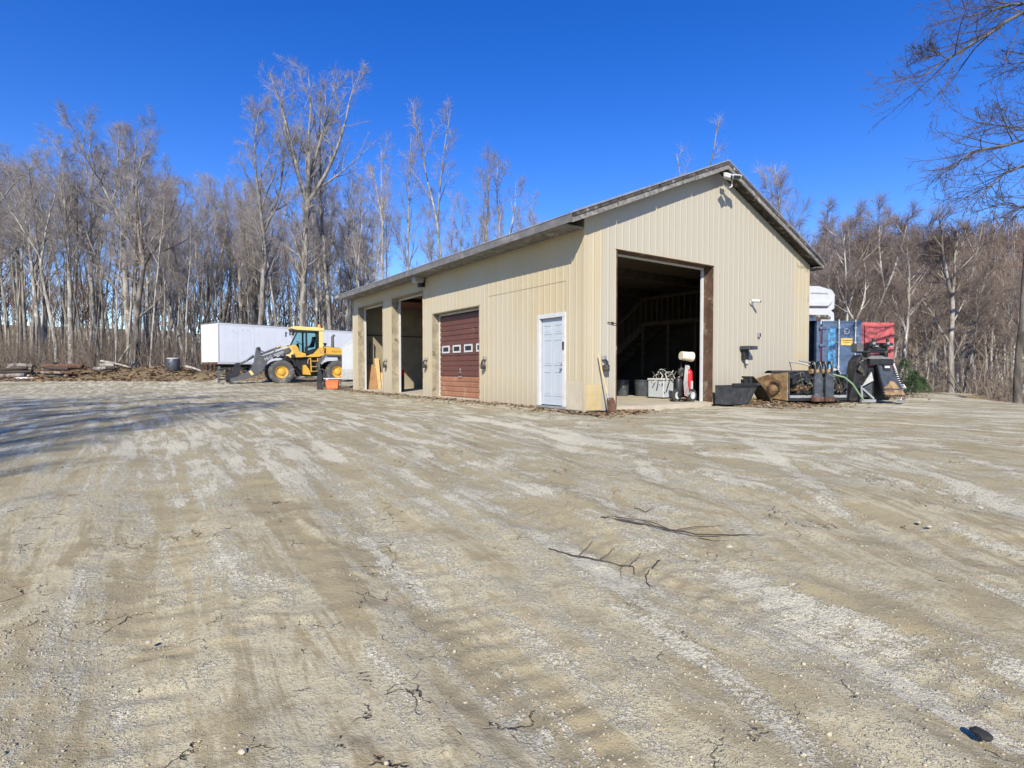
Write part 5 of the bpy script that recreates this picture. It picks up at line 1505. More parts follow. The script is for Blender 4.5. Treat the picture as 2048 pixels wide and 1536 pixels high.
for xx in (-0.20, 0.24):
    MB().tube([(xx - 0.15, -0.16, 1.62), (xx + 0.15, -0.16, 1.62)], 0.06, 10).build('cylinder', MT['black'], TN)
    MB().tube([(xx, -0.18, 1.54), (xx, -0.18, 1.80)], 0.035, 8).build('fitting', MT['black'], TN)
    MB().box((xx - 0.02, -0.22, 1.66), (0.07, 0.05, 0.06)).build('coupling', MT['grey_metal'], TN)
    MB().box((xx + 0.07, -0.22, 1.58), (0.10, 0.04, 0.03)).build('coupling', MT['grey_metal'], TN)
MB().bx(-0.66, -0.46, -0.15, 0.1, 1.42, 1.66).build('motor', MT['boom'], TN, bev=0.02)
MB().bx(-0.22, 0.30, -0.1, 0.1, 1.56, 1.68).build('manifold', MT['black'], TN)
MB().bx(-0.24, 0.44, -0.09, 0.30, 0.06, 1.05).build('chain_guard', MT['black'], TN, bev=0.02)
MB().prism([(-0.85, 0.05), (-0.40, 0.05), (-0.25, 1.1), (-0.45, 1.35), (-0.62, 1.15), (-0.70, 0.7)], -0.1, 0.25).build('side_frame', MT['black'], TN, bev=0.01)
MB().add([(-0.62, -0.30, 0.02), (-0.22, -0.34, 0.02), (-0.22, -0.34, 0.10), (-0.62, -0.30, 0.10), (-0.62, -0.22, 0.02), (-0.22, -0.26, 0.02), (-0.22, -0.26, 0.10), (-0.62, -0.22, 0.10)],
         [(0, 1, 2, 3), (4, 7, 6, 5), (0, 4, 5, 1), (1, 5, 6, 2), (2, 6, 7, 3), (3, 7, 4, 0)]).build('skid', MT['grey_metal'], TN)
MB().beam((-0.60, -0.28, 0.06), (-0.60, -0.24, 0.48), 0.03, 0.05).beam((-0.58, -0.27, 0.40), (-0.26, -0.30, 0.12), 0.03, 0.05).build('stand_leg', MT['grey_metal'], TN)
MB().prism([(-0.58, 0.46), (-0.24, 0.62), (-0.30, 0.86)], -0.26, -0.23).build('guard_plate', MT['hose'], TN)
MB().prism([(-0.55, 0.16), (-0.26, 0.16), (-0.26, 0.55), (-0.55, 0.42)], -0.235, -0.215).build('guard_plate', MT['steel_blade'], TN)
MB().beam((0.42, -0.2, 1.1), (0.62, -0.3, 0.35), 0.04, 0.05).beam((0.62, -0.3, 0.5), (0.68, -0.32, 0.40), 0.05, 0.08).build('stand_leg', MT['white'], TN)
MB().beam((0.22, -0.62, 0.04), (0.66, -0.30, 0.06), 0.10, 0.06).build('skid', MT['grey_metal'], TN)
MB().beam((0.40, -0.50, 0.06), (0.60, -0.32, 0.36), 0.04, 0.06).build('stand_leg', MT['hose'], TN)
for k in range(4):
    MB().tube([(-0.45 + 0.05 * k, -0.1, 1.25), (-0.60 - 0.03 * k, -0.25, 1.12), (-0.66 + 0.04 * k, -0.2, 0.92), (-0.45, -0.1, 0.80)], 0.02, 7).build('hydraulic_hose', MT['rubber'], TN, True)
for k in range(3):
    MB().tube([(0.36, -0.15, 1.2 - 0.03 * k), (0.52, -0.25, 1.02), (0.50 + 0.04 * k, -0.2, 0.8), (0.45, -0.05, 0.7)], 0.018, 7).build('hydraulic_hose', MT['rubber'], TN, True)

# ------------------------------------------------------------------ edge of the wood: barrel, scrap, logs, snow
p = W(347, 748, 40.0)
BR = empty('barrel', (p.x, p.y, gz(p.x, p.y)), 0)
MB().lathe([(0.0, 0.0), (0.38, 0.0), (0.42, 0.06), (0.44, 0.45), (0.42, 0.80), (0.40, 0.84), (0.0, 0.84)], 24).build('body', MT['steel_blade'], BR, True)
MB().lathe([(0.0, 0.845), (0.41, 0.845), (0.41, 0.90), (0.36, 0.93), (0.0, 0.93)], 24).build('lid', MT['hose'], BR)
tag(BR, 'dark blue plastic barrel with pale lid at the edge of the wood', 'barrel')


def log_pile(name, px0, px1, D, n, label, mm, hmax=0.8):
    a = W(px0, 740, D); b = W(px1, 740, D)
    c = (a + b) / 2
    o = empty(name, (c.x, c.y, gz(c.x, c.y) - 0.05), 0)
    ln = (b - a).length
    for k in range(n):
        lvl = k // max(1, (n // 3))
        r = random.uniform(0.10, 0.17)
        z = 0.14 + lvl * 0.25
        y = random.uniform(-0.6, 0.6)
        h = ln / 2 * random.uniform(0.65, 1.0) * (1 - 0.12 * lvl)
        sh_ = random.uniform(-0.3, 0.3)
        MB().tube([(-h + sh_, y - 0.1, z + random.uniform(-0.05, 0.12)), (sh_, y, z + random.uniform(0, 0.06)), (h + sh_, y + random.uniform(-0.3, 0.3), z + random.uniform(-0.05, 0.1))], [r, r * 0.95, r * 0.8], 9).build('log', mm[k % len(mm)], o, True)
    tag(o, label, 'log pile')
    return o


log_pile('log_pile', -10, 72, 41.2, 10, 'heap of dark dead logs and poles beside the snow patch', [MT['bark_dark'], MT['bark'], MT['stick']])
log_pile('log_pile', 90, 158, 41.0, 9, 'stack of dark logs under a rusty tank at the edge of the wood', [MT['bark_dark'], MT['stick'], MT['rust']])
p = W(127, 733, 40.7)
RT = empty('rusty_tank', (p.x, p.y, gz(p.x, p.y) + 0.68), R(4))
MB().tube([(-1.4, 0, 0.15), (-1.3, 0, 0.16), (1.25, 0.1, 0.16), (1.32, 0.1, 0.15)], [0.14, 0.20, 0.20, 0.12], 16).build('shell', MT['rust'], RT, True)
MB().tube([(-0.55, 0, 0.33), (-0.55, -0.02, 0.44)], 0.14, 12).build('cap', MT['black'], RT)
tag(RT, 'rusty pipe-like tank lying across the stack of dark logs', 'tank')
log_pile('branch_heap', 192, 225, 41.2, 6, 'low heap of broken branches on the leaf litter between the tank and the barrel', [MT['bark'], MT['stick']])
# fallen poles
for (pa, pb, D, lab) in (((203, 722), (262, 735), 42.5, 'pale fallen pole slanting down to the leaf litter near the barrel'),
                         ((236, 728), (262, 690), 43.5, 'dead sapling leaning between the trunks near the barrel'),
                         ((372, 733), (403, 742), 40.5, 'grey log on the litter between the barrel and the trailer')):
    a, b = W(*pa, D), W(*pb, D - 0.6)
    a.z = max(a.z, gz(a.x, a.y) + 0.05); b.z = max(b.z, gz(b.x, b.y) + 0.05)
    m_ = (a + b) / 2
    o = MB().tube([a - m_, (a + b) / 2 - m_ + Vector((0, 0, 0.05)), b - m_], [0.10, 0.08, 0.05], 8).build('fallen_pole', MT['bark'], None, True)
    o.location = m_
    tag(o, lab, 'log')
p = W(48, 748, 39.6)
vv = [(0, 0, 0.16)]; ff = []
for r_, z_ in ((0.45, 0.14), (0.85, 0.0)):
    for k in range(14):
        a = 2 * math.pi * k / 14
        rr = r_ * random.uniform(0.8, 1.15)
        vv.append((rr * math.cos(a) * 1.1, rr * math.sin(a) * 0.8, z_ - 0.01))
for k in range(14):
    ff.append((0, 1 + k, 1 + (k + 1) % 14)); ff.append((1 + k, 15 + k, 15 + (k + 1) % 14, 1 + (k + 1) % 14))
o = MB().add(vv, ff).build('snow_patch', MT['snow'], None, True)
o.location = (p.x, p.y, gz(p.x, p.y) + 0.02)
tag(o, 'last white patch of old snow in front of the log heap', 'snow')

# ------------------------------------------------------------------ trees
def tubes(P, Rd, n):
    """P (m,k,3) polylines, Rd (m,k) radii -> verts, quads"""
    m, k, _ = P.shape
    T = np.empty_like(P)
    T[:, 1:-1] = P[:, 2:] - P[:, :-2]
    T[:, 0] = P[:, 1] - P[:, 0]; T[:, -1] = P[:, -1] - P[:, -2]
    T /= np.linalg.norm(T, axis=2, keepdims=True) + 1e-9
    ref = np.where(np.abs(T[..., 2:3]) < 0.9, np.array([0, 0, 1.0]), np.array([1.0, 0, 0]))
    A = np.cross(T, ref); A /= np.linalg.norm(A, axis=2, keepdims=True) + 1e-9
    # keep frames from flipping along one polyline
    for i in range(1, k):
        a = A[:, i - 1] - T[:, i] * np.sum(A[:, i - 1] * T[:, i], 1, keepdims=True)
        A[:, i] = a / (np.linalg.norm(a, axis=1, keepdims=True) + 1e-9)
    Bn = np.cross(T, A)
    th = np.arange(n) * 2 * np.pi / n
    V = P[:, :, None, :] + Rd[:, :, None, None] * (np.cos(th)[None, None, :, None] * A[:, :, None, :] + np.sin(th)[None, None, :, None] * Bn[:, :, None, :])
    idx = np.arange(m * k * n).reshape(m, k, n)
    a = idx[:, :-1, :]; b = np.roll(idx, -1, axis=2)[:, :-1, :]
    c = np.roll(idx, -1, axis=2)[:, 1:, :]; d = idx[:, 1:, :]
    return V.reshape(-1, 3), np.stack([a, b, c, d], -1).reshape(-1, 4)


def join(parts):
    Vs, Fs, o = [], [], 0
    for v, f in parts:
        Vs.append(v); Fs.append(f + o); o += len(v)
    return np.concatenate(Vs), np.concatenate(Fs)


def grow(g, start, dirs, length, r0, r1, k, wob, up):
    """polylines from start along dirs that wander and turn upward"""
    m = len(start)
    P = np.empty((m, k, 3)); P[:, 0] = start
    d = dirs.copy()
    step = (length / (k - 1))[:, None]
    for i in range(1, k):
        d = d + g.normal(0, wob, (m, 3)) + np.array([0, 0, up])
        d /= np.linalg.norm(d, axis=1, keepdims=True)
        P[:, i] = P[:, i - 1] + d * step
    t = np.linspace(0, 1, k)[None]
    Rd = r0[:, None] * (1 - t) + r1[:, None] * t
    return P, Rd


def children(g, P, Rd, per, t0, t1, ang, spread, lenf, plen, rfac):
    m, k, _ = P.shape
    N = m * per
    pi = np.repeat(np.arange(m), per)
    t = (np.tile((np.arange(per) + 0.5) / per, m) + g.uniform(-0.5, 0.5, N) / per) * (t1 - t0) + t0
    t = np.clip(t, 0, 0.999)
    f = t * (k - 1); i = f.astype(int); w = (f - i)[:, None]
    S = P[pi, i] * (1 - w) + P[pi, i + 1] * w
    T = P[pi, i + 1] - P[pi, i]; T /= np.linalg.norm(T, axis=1, keepdims=True)
    rr = Rd[pi, i] * (1 - w[:, 0]) + Rd[pi, i + 1] * w[:, 0]
    rnd = g.normal(0, 1, (N, 3)); rnd -= T * np.sum(rnd * T, 1, keepdims=True)
    rnd /= np.linalg.norm(rnd, axis=1, keepdims=True) + 1e-9
    a = np.radians(ang + g.normal(0, spread, N))[:, None]
    D = T * np.cos(a) + rnd * np.sin(a)
    L = plen[pi] * lenf * (1.05 - 0.75 * t) * g.uniform(0.6, 1.25, N)
    return S, D, L, np.minimum(rr * rfac, rr * 0.9), pi


def tree_mesh(seed, H, r, cs=0.45, nl=18, la=42, llen=0.30, lean=0.02, fork=0, fine=5, wob=0.05, tw=0.009, nb=7, up1=0.08, fa=(12, 28)):
    """returns (trunk mesh, crown mesh) of a bare tree H metres tall"""
    g = np.random.default_rng(seed)
    trunkp, crownp = [], []
    # lean 0 keeps the stem upright
    d0 = np.array([[g.normal(0, lean), g.normal(0, lean), 1.0]])
    P0, R0 = grow(g, np.zeros((1, 3)), d0, np.array([H * (0.97 if not fork else 0.55)]), np.array([r]), np.array([0.02 if not fork else r * 0.62]), 16, 0.03, 0.02)
    R0[:, 0] *= 1.35; P0[:, 0, 2] -= 0.4
    trunkp.append(tubes(P0, R0, 9))
    stems = [(P0, R0, np.array([H * 0.9]))]
    if fork:
        S = np.repeat(P0[:, -1], fork, 0)
        az = g.uniform(0, 6.28) + np.arange(fork) * 6.28 / fork
        an = np.radians(np.linspace(fa[0], fa[1], fork)[g.permutation(fork)])
        D = np.stack([np.cos(az) * np.sin(an), np.sin(az) * np.sin(an), np.cos(an)], 1)
        L = H * g.uniform(0.36, 0.46, fork)
        Pf, Rf = grow(g, S, D, L, np.full(fork, r * 0.55), np.full(fork, 0.02), 10, 0.06, 0.06)
        trunkp.append(tubes(Pf, Rf, 7))
        stems.append((Pf, Rf, L * 1.6))
    allL = []
    for j, (P, Rr, L) in enumerate(stems):
        if fork and j == 0:
            a, b, cnt = cs, 0.98, max(4, nl // 4)
        elif fork:
            a, b, cnt = 0.08, 0.97, max(5, nl // fork)
        else:
            a, b, cnt = cs, 0.97, nl
        S, D, Ln, rr, _ = children(g, P, Rr, cnt, a, b, la, 9, llen / (0.62 if not fork else 0.8), L, 0.55)
        Ln = np.maximum(Ln, H * 0.06)
        P1, R1 = grow(g, S, D, Ln, np.clip(rr, 0.02, r * 0.5), np.full(len(S), 0.010), 8, wob, up1)
        trunkp.append(tubes(P1, R1, 5))
        allL.append((P1, R1, Ln))
    P1 = np.concatenate([x[0] for x in allL]); R1 = np.concatenate([x[1] for x in allL]); L1 = np.concatenate([x[2] for x in allL])
    S, D, L2, rr, _ = children(g, P1, R1, nb, 0.12, 1.0, 38, 11, 0.50, L1, 0.6)
    P2, R2 = grow(g, S, D, L2, np.clip(rr, 0.012, 0.06), np.full(len(S), 0.007), 5, 0.08, 0.06)
    crownp.append(tubes(P2, R2, 4))
    S, D, L3, rr, _ = children(g, P2, R2, 5, 0.1, 1.0, 40, 12, 0.58, L2, 0.7)
    L3 = np.maximum(L3, 0.5)
    P3, R3 = grow(g, S, D, L3, np.full(len(S), tw), np.full(len(S), tw * 0.6), 3, 0.09, 0.04)
    crownp.append(tubes(P3, R3, 3))
    S, D, L4, rr, _ = children(g, P3, R3, fine, 0.1, 1.0, 42, 12, 0.75, L3, 0.8)
    L4 = np.maximum(L4, 0.35)
    P4, R4 = grow(g, S, D, L4, np.full(len(S), tw * 0.62), np.full(len(S), tw * 0.32), 2, 0.05, 0.1)
    crownp.append(tubes(P4, R4, 3))
    tv, tf = join(trunkp); cv, cf = join(crownp)
    top = np.percentile(cv[:, 2], 99.7)
    tv[:, 2] *= np.where(tv[:, 2] > 0, H / top, 1.0); cv[:, 2] *= H / top
    return np_mesh('trunk', tv, [tf], None, True), np_mesh('crown', cv, [cf], None, False)


def place_tree(name, meshes, x, y, rz, sc, label, group=None, bark='bark', twig='twig', z=None, cat='tree', sxy=None):
    zz = gz(x, y) if z is None else z
    e = empty(name, (x, y, zz), rz)
    e.scale = ((sxy or sc), (sxy or sc), sc)
    for nm, me, mk in (('trunk', meshes[0], bark), ('crown', meshes[1], twig)):
        o = bpy.data.objects.new(nm, me); COL.objects.link(o); o.parent = e
        if not me.materials: me.materials.append(MT[mk])
        o.material_slots[0].link = 'OBJECT'; o.material_slots[0].material = MT[mk]
    tag(e, label, cat, group)
    return e


VAR = []
for k in range(9):
    H = 20.0
    VAR.append(tree_mesh(100 + k, H, rng.uniform(0.15, 0.24), cs=rng.uniform(0.38, 0.55), nl=int(rng.integers(15, 21)), la=rng.uniform(27, 38), llen=rng.uniform(0.19, 0.27),
                         lean=0.03, fork=(2 if k in (2, 6) else 0), fine=4, nb=6, tw=0.0075))
POLE = [tree_mesh(200 + k, 18.0, rng.uniform(0.08, 0.12), cs=0.5, nl=11, la=34, llen=0.15, lean=0.05, fine=5, nb=5, tw=0.008) for k in range(4)]
BIRCH = [tree_mesh(300 + k, 11.0, 0.10, cs=0.35, nl=13, la=36, llen=0.24, lean=0.09, fork=(2 if k == 1 else 0), fine=6, nb=6, tw=0.008, wob=0.07) for k in range(3)]


def height_for(px, topy, x, y):
    return EYE + (HZ - topy) / F * y - gz(x, y)


def hero(name, px, topy, D, label, seed, r, H0=None, bark='bark', twig='twig', group=None, **kw):
    x = (px - CX) / F * D
    H = height_for(px, topy, x, D)
    me = tree_mesh(seed, H, r, **kw)
    return place_tree(name, me, x, D, random.uniform(0, 6.28) if 'rz' not in kw else 0, 1.0, label, group, bark, twig)


# landmark trees of the wood on the far side of the yard
hero('tall_spreading_tree', 606, 118, 50, 'tallest spreading bare tree rising behind the cab of the wheel loader', 501, 0.34, cs=0.45, nl=40, la=22, llen=0.26, fork=6, fine=5, nb=7, up1=0.02, tw=0.0085, fa=(6, 38))
hero('slender_tall_tree', 668, 150, 52, 'slender tall tree standing beside the tallest spreading tree', 502, 0.22, cs=0.52, nl=16, la=30, llen=0.22, fine=7, fork=2)
hero('crooked_forked_tree', 272, 330, 44.5, 'dark crooked tree with a forked twisted limb near the barrel', 503, 0.26, cs=0.42, nl=12, la=46, llen=0.42, fork=3, fine=7, wob=0.12, bark='bark_dark')
hero('broad_crowned_tree', 262, 225, 50, 'broad crowned tree behind the crooked forked tree', 504, 0.30, cs=0.42, nl=22, la=34, llen=0.34, fork=3, fine=8, nb=8)
hero('straight_maple', 143, 250, 47, 'straight grey tree over the stack of logs with rusty tank', 505, 0.24, cs=0.45, nl=18, la=32, llen=0.22, fine=7)
hero('pale_trunk_tree', 515, 215, 47, 'thick pale trunked tree standing behind the white semi trailer', 506, 0.27, cs=0.45, nl=20, la=30, llen=0.30, fine=7, fork=2)
for i, (px, ty, D, lab) in enumerate(((757, 262, 46, 'thin twin-stemmed tree rising over the eave end of the workshop'), (822, 270, 50, 'slim tree above the area light of the workshop eave'),
                                 (905, 186, 48, 'tall open-crowned tree standing behind the long roof of the workshop'), (985, 295, 44, 'slim upright tree behind the roof above the brown sectional door'),
                                 (1040, 305, 47, 'small vase-shaped tree behind the roof above the entry door'), (1095, 385, 60, 'low fine-twigged tree just showing above the long eave'),
                                 (1382, 243, 30, 'two bare stems poking above the roof close to the gable peak'), (1590, 315, 40, 'pale fine-twigged tree rising behind the sloping barge board'))):
    hero('roofline_tree', px, ty, D, lab, 520 + i, 0.17 if D > 42 else 0.11, cs=0.40, nl=(8 if i == 6 else 13), la=30, llen=(0.14 if i == 6 else 0.20), fine=(2 if i == 6 else 4), nb=(3 if i == 6 else 6), tw=(0.005 if i == 6 else 0.0075), fork=2 if i in (0, 2, 4, 6) else 0, lean=0.03)

# the wood itself: individual trunks
rows = []
k = 0
n_tr = 0
g = np.random.default_rng(5)
while n_tr < 190 and k < 9000:
    k += 1
    D = g.uniform(42, 88)
    px = g.uniform(-90, 735) if g.random() < 0.65 else g.uniform(300, 735)
    if 400 < px < 720 and D < 50: continue
    x = (px - CX) / F * D
    # keep clear of the trailer
    if any((x - a) ** 2 + (D - b) ** 2 < 1.05 ** 2 for a, b in rows): continue
    if 395 < px and D < 53: continue
    rows.append((x, D)); n_tr += 1
    pole = g.random() < 0.52
    me = POLE[int(g.integers(4))] if pole else VAR[int(g.integers(9))]
    top = g.uniform(225, 390) if px < 330 else g.uniform(310, 480)
    if pole: top += 60
    H = np.clip(height_for(px, top, x, D), 9, 27)
    base = 18.0 if pole else 20.0
    place_tree('pole_tree' if pole else 'hardwood_tree', me, x, D, g.uniform(0, 6.28), H / base,
               ('thin bare pole tree with ' if pole else 'bare hardwood with ') + (bk := ('grey' if g.random() < 0.7 else 'dark')) + ' bark in the wood behind the ' + ('heaps of logs' if px < 180 else 'dark barrel' if px < 395 else 'white semi trailer'),
               'pole trees of the wood across the yard' if pole else 'hardwoods of the wood across the yard', 'bark' if bk == 'grey' else 'bark_dark', 'twig', sxy=max(0.75, H / base * g.uniform(0.85, 1.1)))
# trees behind the workshop, only their upper parts show
for i in range(28):
    D = g.uniform(46, 70); px = g.uniform(715, 1130)
    x = (px - CX) / F * D
    top = 330 + (px - 715) * 0.30 + g.uniform(-20, 90)
    H = max(8, height_for(px, top, x, D))
    place_tree('hardwood_tree', POLE[i % 4], x, D, g.uniform(0, 6.28), H / 18.0, 'thin bare tree rising behind the long roof of the workshop', 'trees behind the workshop roof', 'bark', 'twig', sxy=0.9)

# trees beyond the drop-off beside the containers
x, D = (1903 - CX) / F * 19.5, 19.5
H = height_for(1903, 410, x, D)
place_tree('forked_pale_tree', tree_mesh(601, H, 0.105, cs=0.30, nl=16, la=30, llen=0.36, fork=3, fine=6, nb=6, wob=0.09, tw=0.006, lean=0.0), x, D, 0.9, 1.0, 'pale multi-forked tree standing just beyond the edge of the yard', None, 'bark_pale', 'twig_brown')
x, D = (2036 - CX) / F * 15.8, 15.8
place_tree('thick_trunk_tree', tree_mesh(606, 12.5, 0.088, cs=0.5, nl=9, la=45, llen=0.22, fine=3, nb=4, tw=0.005, lean=0.0), x, D, 0.3, 1.0, 'grey tree with thick spotted trunk at the edge of the yard', None, 'bark_dark', 'twig_dark')
nb_ = 0
for (px, D, top, bark) in ((1690, 27, 440, 'birch'), (1708, 29, 395, 'birch'), (1735, 30, 420, 'birch'), (1668, 33, 470, 'birch'), (1752, 26, 520, 'birch')):
    x = (px - CX) / F * D
    H = height_for(px, top, x, D)
    place_tree('birch_tree', BIRCH[nb_ % 3], x, D, nb_ * 1.3, H / 11.0, 'white stemmed birch beyond the containers', 'birches beyond the containers', bark, 'twig_brown', sxy=0.85)
    nb_ += 1
for i in range(46):
    D = g.uniform(22, 62); px = g.uniform(1640, 2130)
    x = (px - CX) / F * D
    if x < 15 and D < 30: continue
    top = g.uniform(430, 590)
    H = np.clip(height_for(px, top, x, D), 4, 16)
    me = BIRCH[i % 3] if D < 40 else VAR[i % 9]
    place_tree('young_hardwood', me, x, D, g.uniform(0, 6.28), H / (11.0 if D < 40 else 20.0), ('young bare hardwood with ' + ('grey' if i % 4 else 'whitish') + ' bark on the slope beyond the ' + ('containers' if px < 1800 else 'green shrub')), 'young trees on the slope beyond the yard', 'bark' if i % 4 else 'birch', 'twig_brown', sxy=H / (11.0 if D < 40 else 20.0) * 1.05)

for i, (px, D, top) in enumerate(((1560, 38, 350), (1622, 34, 395), (1648, 42, 430), (1600, 46, 440), (1678, 38, 405))):
    x = (px - CX) / F * D
    H = height_for(px, top, x, D)
    place_tree('hardwood_tree', BIRCH[i % 3], x, D, i * 1.9, H / 11.0, 'grey bare tree standing behind the sloping roof edge next to the white camper', 'trees by the roof edge', 'bark', 'twig_brown', sxy=0.95)

# tree standing just outside the frame: its limbs reach in overhead
def overhang_tree():
    g = np.random.default_rng(77)
    D0 = 14.4
    base = Vector(((2560 - CX) / F * D0, D0, 0)); base.z = gz(base.x, base.y)
    trunkp, crownp = [], []
    trunk = np.array([[(base.x, base.y, base.z - 0.3), (base.x, base.y, base.z + 2), (base.x - 0.05, base.y, base.z + 4.5), (base.x - 0.1, base.y + 0.1, base.z + 7), (base.x, base.y + 0.1, base.z + 14.5)]])
    trunkp.append(tubes(trunk, np.array([[0.32, 0.26, 0.22, 0.17, 0.02]]), 10))
    limbs = [  # photo pixels of each limb with its distance
        [(2190, 120, 9.6, .060), (2048, 22, 9.2, .040), (1985, 62, 9.0, .028), (1905, 112, 8.8, .018), (1850, 150, 8.7, .010), (1790, 178, 8.6, .004)],
        [(2190, 90, 9.6, .05), (2060, 14, 9.3, .030), (2000, 22, 9.2, .018), (1935, 45, 9.1, .008), (1880, 40, 9.0, .004)],
        [(1905, 112, 8.8, .012), (1880, 128, 8.75, .008), (1850, 108, 8.7, .006), (1828, 118, 8.7, .003)],
        [(2200, 240, 9.6, .05), (2048, 285, 9.4, .030), (1985, 298, 9.3, .020), (1940, 305, 9.2, .012), (1900, 330, 9.2, .007), (1865, 350, 9.1, .003)],
        [(2200, 300, 9.6, .05), (2048, 330, 9.5, .026), (2000, 350, 9.4, .016), (1965, 385, 9.4, .010), (1935, 405, 9.3, .004)],
        [(2200, 200, 9.6, .04), (2100, 240, 9.5, .024), (2040, 268, 9.4, .014), (1990, 258, 9.4, .008), (1950, 250, 9.3, .003)],
        [(2180, 150, 9.6, .04), (2100, 110, 9.7, .022), (2040, 130, 9.8, .012), (1995, 142, 9.8, .004)],
        [(2200, 350, 9.6, .04), (2090, 390, 9.7, .02), (2030, 420, 9.8, .012), (1990, 400, 9.8, .004)],
    ]
    for L in limbs:
        L = [(a, b, c * 1.5, r * 1.35) for a, b, c, r in L]
        hgt = W(0, L[0][1], D0).z
        L = [(2560, HZ - (hgt * 0.8 + 0.6 - EYE) * F / D0, D0, L[0][3] * 1.5)] + L if L[0][0] > 2100 else L
        P = np.array([[tuple(W(a, b, c)) for a, b, c, r in L]]); Rr = np.array([[r for *_, r in L]])
        # resample finer with a little wander
        t = np.linspace(0, len(L) - 1, 14)
        Pf = np.stack([np.interp(t, np.arange(len(L)), P[0, :, j]) for j in range(3)], 1)
        Pf[1:-1] += g.normal(0, 0.018, Pf[1:-1].shape)
        Rf = np.interp(t, np.arange(len(L)), Rr[0])
        P1, R1 = Pf[None], Rf[None]
        trunkp.append(tubes(P1, R1, 6))
        ln = np.array([np.linalg.norm(np.diff(Pf, axis=0), axis=1).sum()])
        S, Dd, L2, rr, _ = children(g, P1, R1, 22, 0.35, 1.0, 38, 12, 0.26, ln, 0.6)
        P2, R2 = grow(g, S, Dd, np.maximum(L2, 0.35), np.clip(rr, 0.006, 0.016), np.full(len(S), 0.0042), 5, 0.12, 0.03)
        crownp.append(tubes(P2, R2, 4))
        S, Dd, L3, rr, _ = children(g, P2, R2, 6, 0.1, 1.0, 38, 12, 0.5, np.maximum(L2, 0.25), 0.7)
        P3, R3 = grow(g, S, Dd, np.maximum(L3, 0.15), np.full(len(S), 0.0046), np.full(len(S), 0.003), 3, 0.14, 0.05)
        crownp.append(tubes(P3, R3, 3))
        S, Dd, L4, rr, _ = children(g, P3, R3, 4, 0.1, 1.0, 38, 14, 0.6, np.maximum(L3, 0.15), 0.8)
        P4, R4 = grow(g, S, Dd, np.maximum(L4, 0.06), np.full(len(S), 0.0034), np.full(len(S), 0.0024), 2, 0.1, 0.05)
        crownp.append(tubes(P4, R4, 3))
    tv, tf = join(trunkp); cv, cf = join(crownp)
    off = np.array(base)
    e = empty('overhanging_tree', base)
    for nm, v, f, mk in (('trunk', tv, tf, 'bark_dark'), ('crown', cv, cf, 'twig_dark')):
        link_mesh(nm, np_mesh(nm, v - off, [f], MT[mk], nm == 'trunk'), None, e)
    tag(e, 'bare tree whose twiggy limbs reach in overhead against the sky', 'tree')


overhang_tree()
# trees behind the viewer on the yard's other edge; their shadows streak across the gravel
for i, (x, y, H) in enumerate(((-13.2, -3.0, 17), (-15.8, -4.5, 18), (-11.0, -6.5, 16), (-18.5, -1.5, 15), (-8.2, -8.5, 14.5), (-14.4, 0.5, 13), (-6.9, -9.5, 12.5), (-9.7, -3.6, 15), (-12.2, -8.5, 19), (-17, -7, 20), (-20.5, -4, 18), (-10.6, -10.5, 19), (-23, -2, 18))):
    place_tree('roadside_tree', VAR[(i * 2) % 9], x, y, i * 1.1, H / 20.0, 'bare tree on the yard edge whose shadow streaks across the gravel', 'trees that shade the gravel', 'bark', 'twig')

# ------------------------------------------------------------------ far wood on the rising ground, brush, litter
def far_wood():
    g = np.random.default_rng(9)
    P3, R3, P2, R2 = [], [], [], []
    pts = []
    for i in range(880):
        k = g.uniform(0.50, 1.05); D = g.uniform(60, 250)
        pts.append((k * D, D, g.uniform(9, 14)))
    for i in range(440):
        k = g.uniform(-1.05, 0.2); D = g.uniform(85, 190)
        pts.append((k * D, D, g.uniform(11, 17)))
    X = np.array(pts)
    Z = g0(X[:, 0], X[:, 1])
    n = len(X)
    H = X[:, 2]
    base = np.stack([X[:, 0], X[:, 1], Z - 0.3], 1)
    d = np.stack([g.normal(0, .05, n), g.normal(0, .05, n), np.ones(n)], 1)
    Pt, Rt = grow(g, base, d, H, np.full(n, 0.16), np.full(n, 0.03), 4, 0.03, 0.03)
    parts = [tubes(Pt, Rt, 4)]
    S, D_, L, rr, _ = children(g, Pt, Rt, 16, 0.25, 0.98, 34, 10, 0.42, H, 0.6)
    Pb, Rb = grow(g, S, D_, np.maximum(L, 1.0), np.full(len(S), 0.065), np.full(len(S), 0.02), 3, 0.08, 0.12)
    parts.append(tubes(Pb, Rb, 3))
    S, D_, L, rr, _ = children(g, Pb, Rb, 4, 0.2, 1.0, 30, 10, 0.55, np.maximum(L, 1.0), 0.6)
    Pc, Rc = grow(g, S, D_, np.maximum(L, 0.6), np.full(len(S), 0.042), np.full(len(S), 0.016), 2, 0.05, 0.12)
    parts.append(tubes(Pc, Rc, 3))
    v, f = join(parts)
    me = np_mesh('distant_forest', v, [f], MT['far_wood'])
    me.materials.append(MT['bark'])
    mi = np.zeros(len(f), dtype=np.int32); mi[:len(parts[0][1])] = 1
    me.polygons.foreach_set('material_index', mi)
    o = link_mesh('distant_forest', me)
    tag(o, 'brown leafless forest covering the rising ground behind the yard', 'forest', kind='stuff')


far_wood()


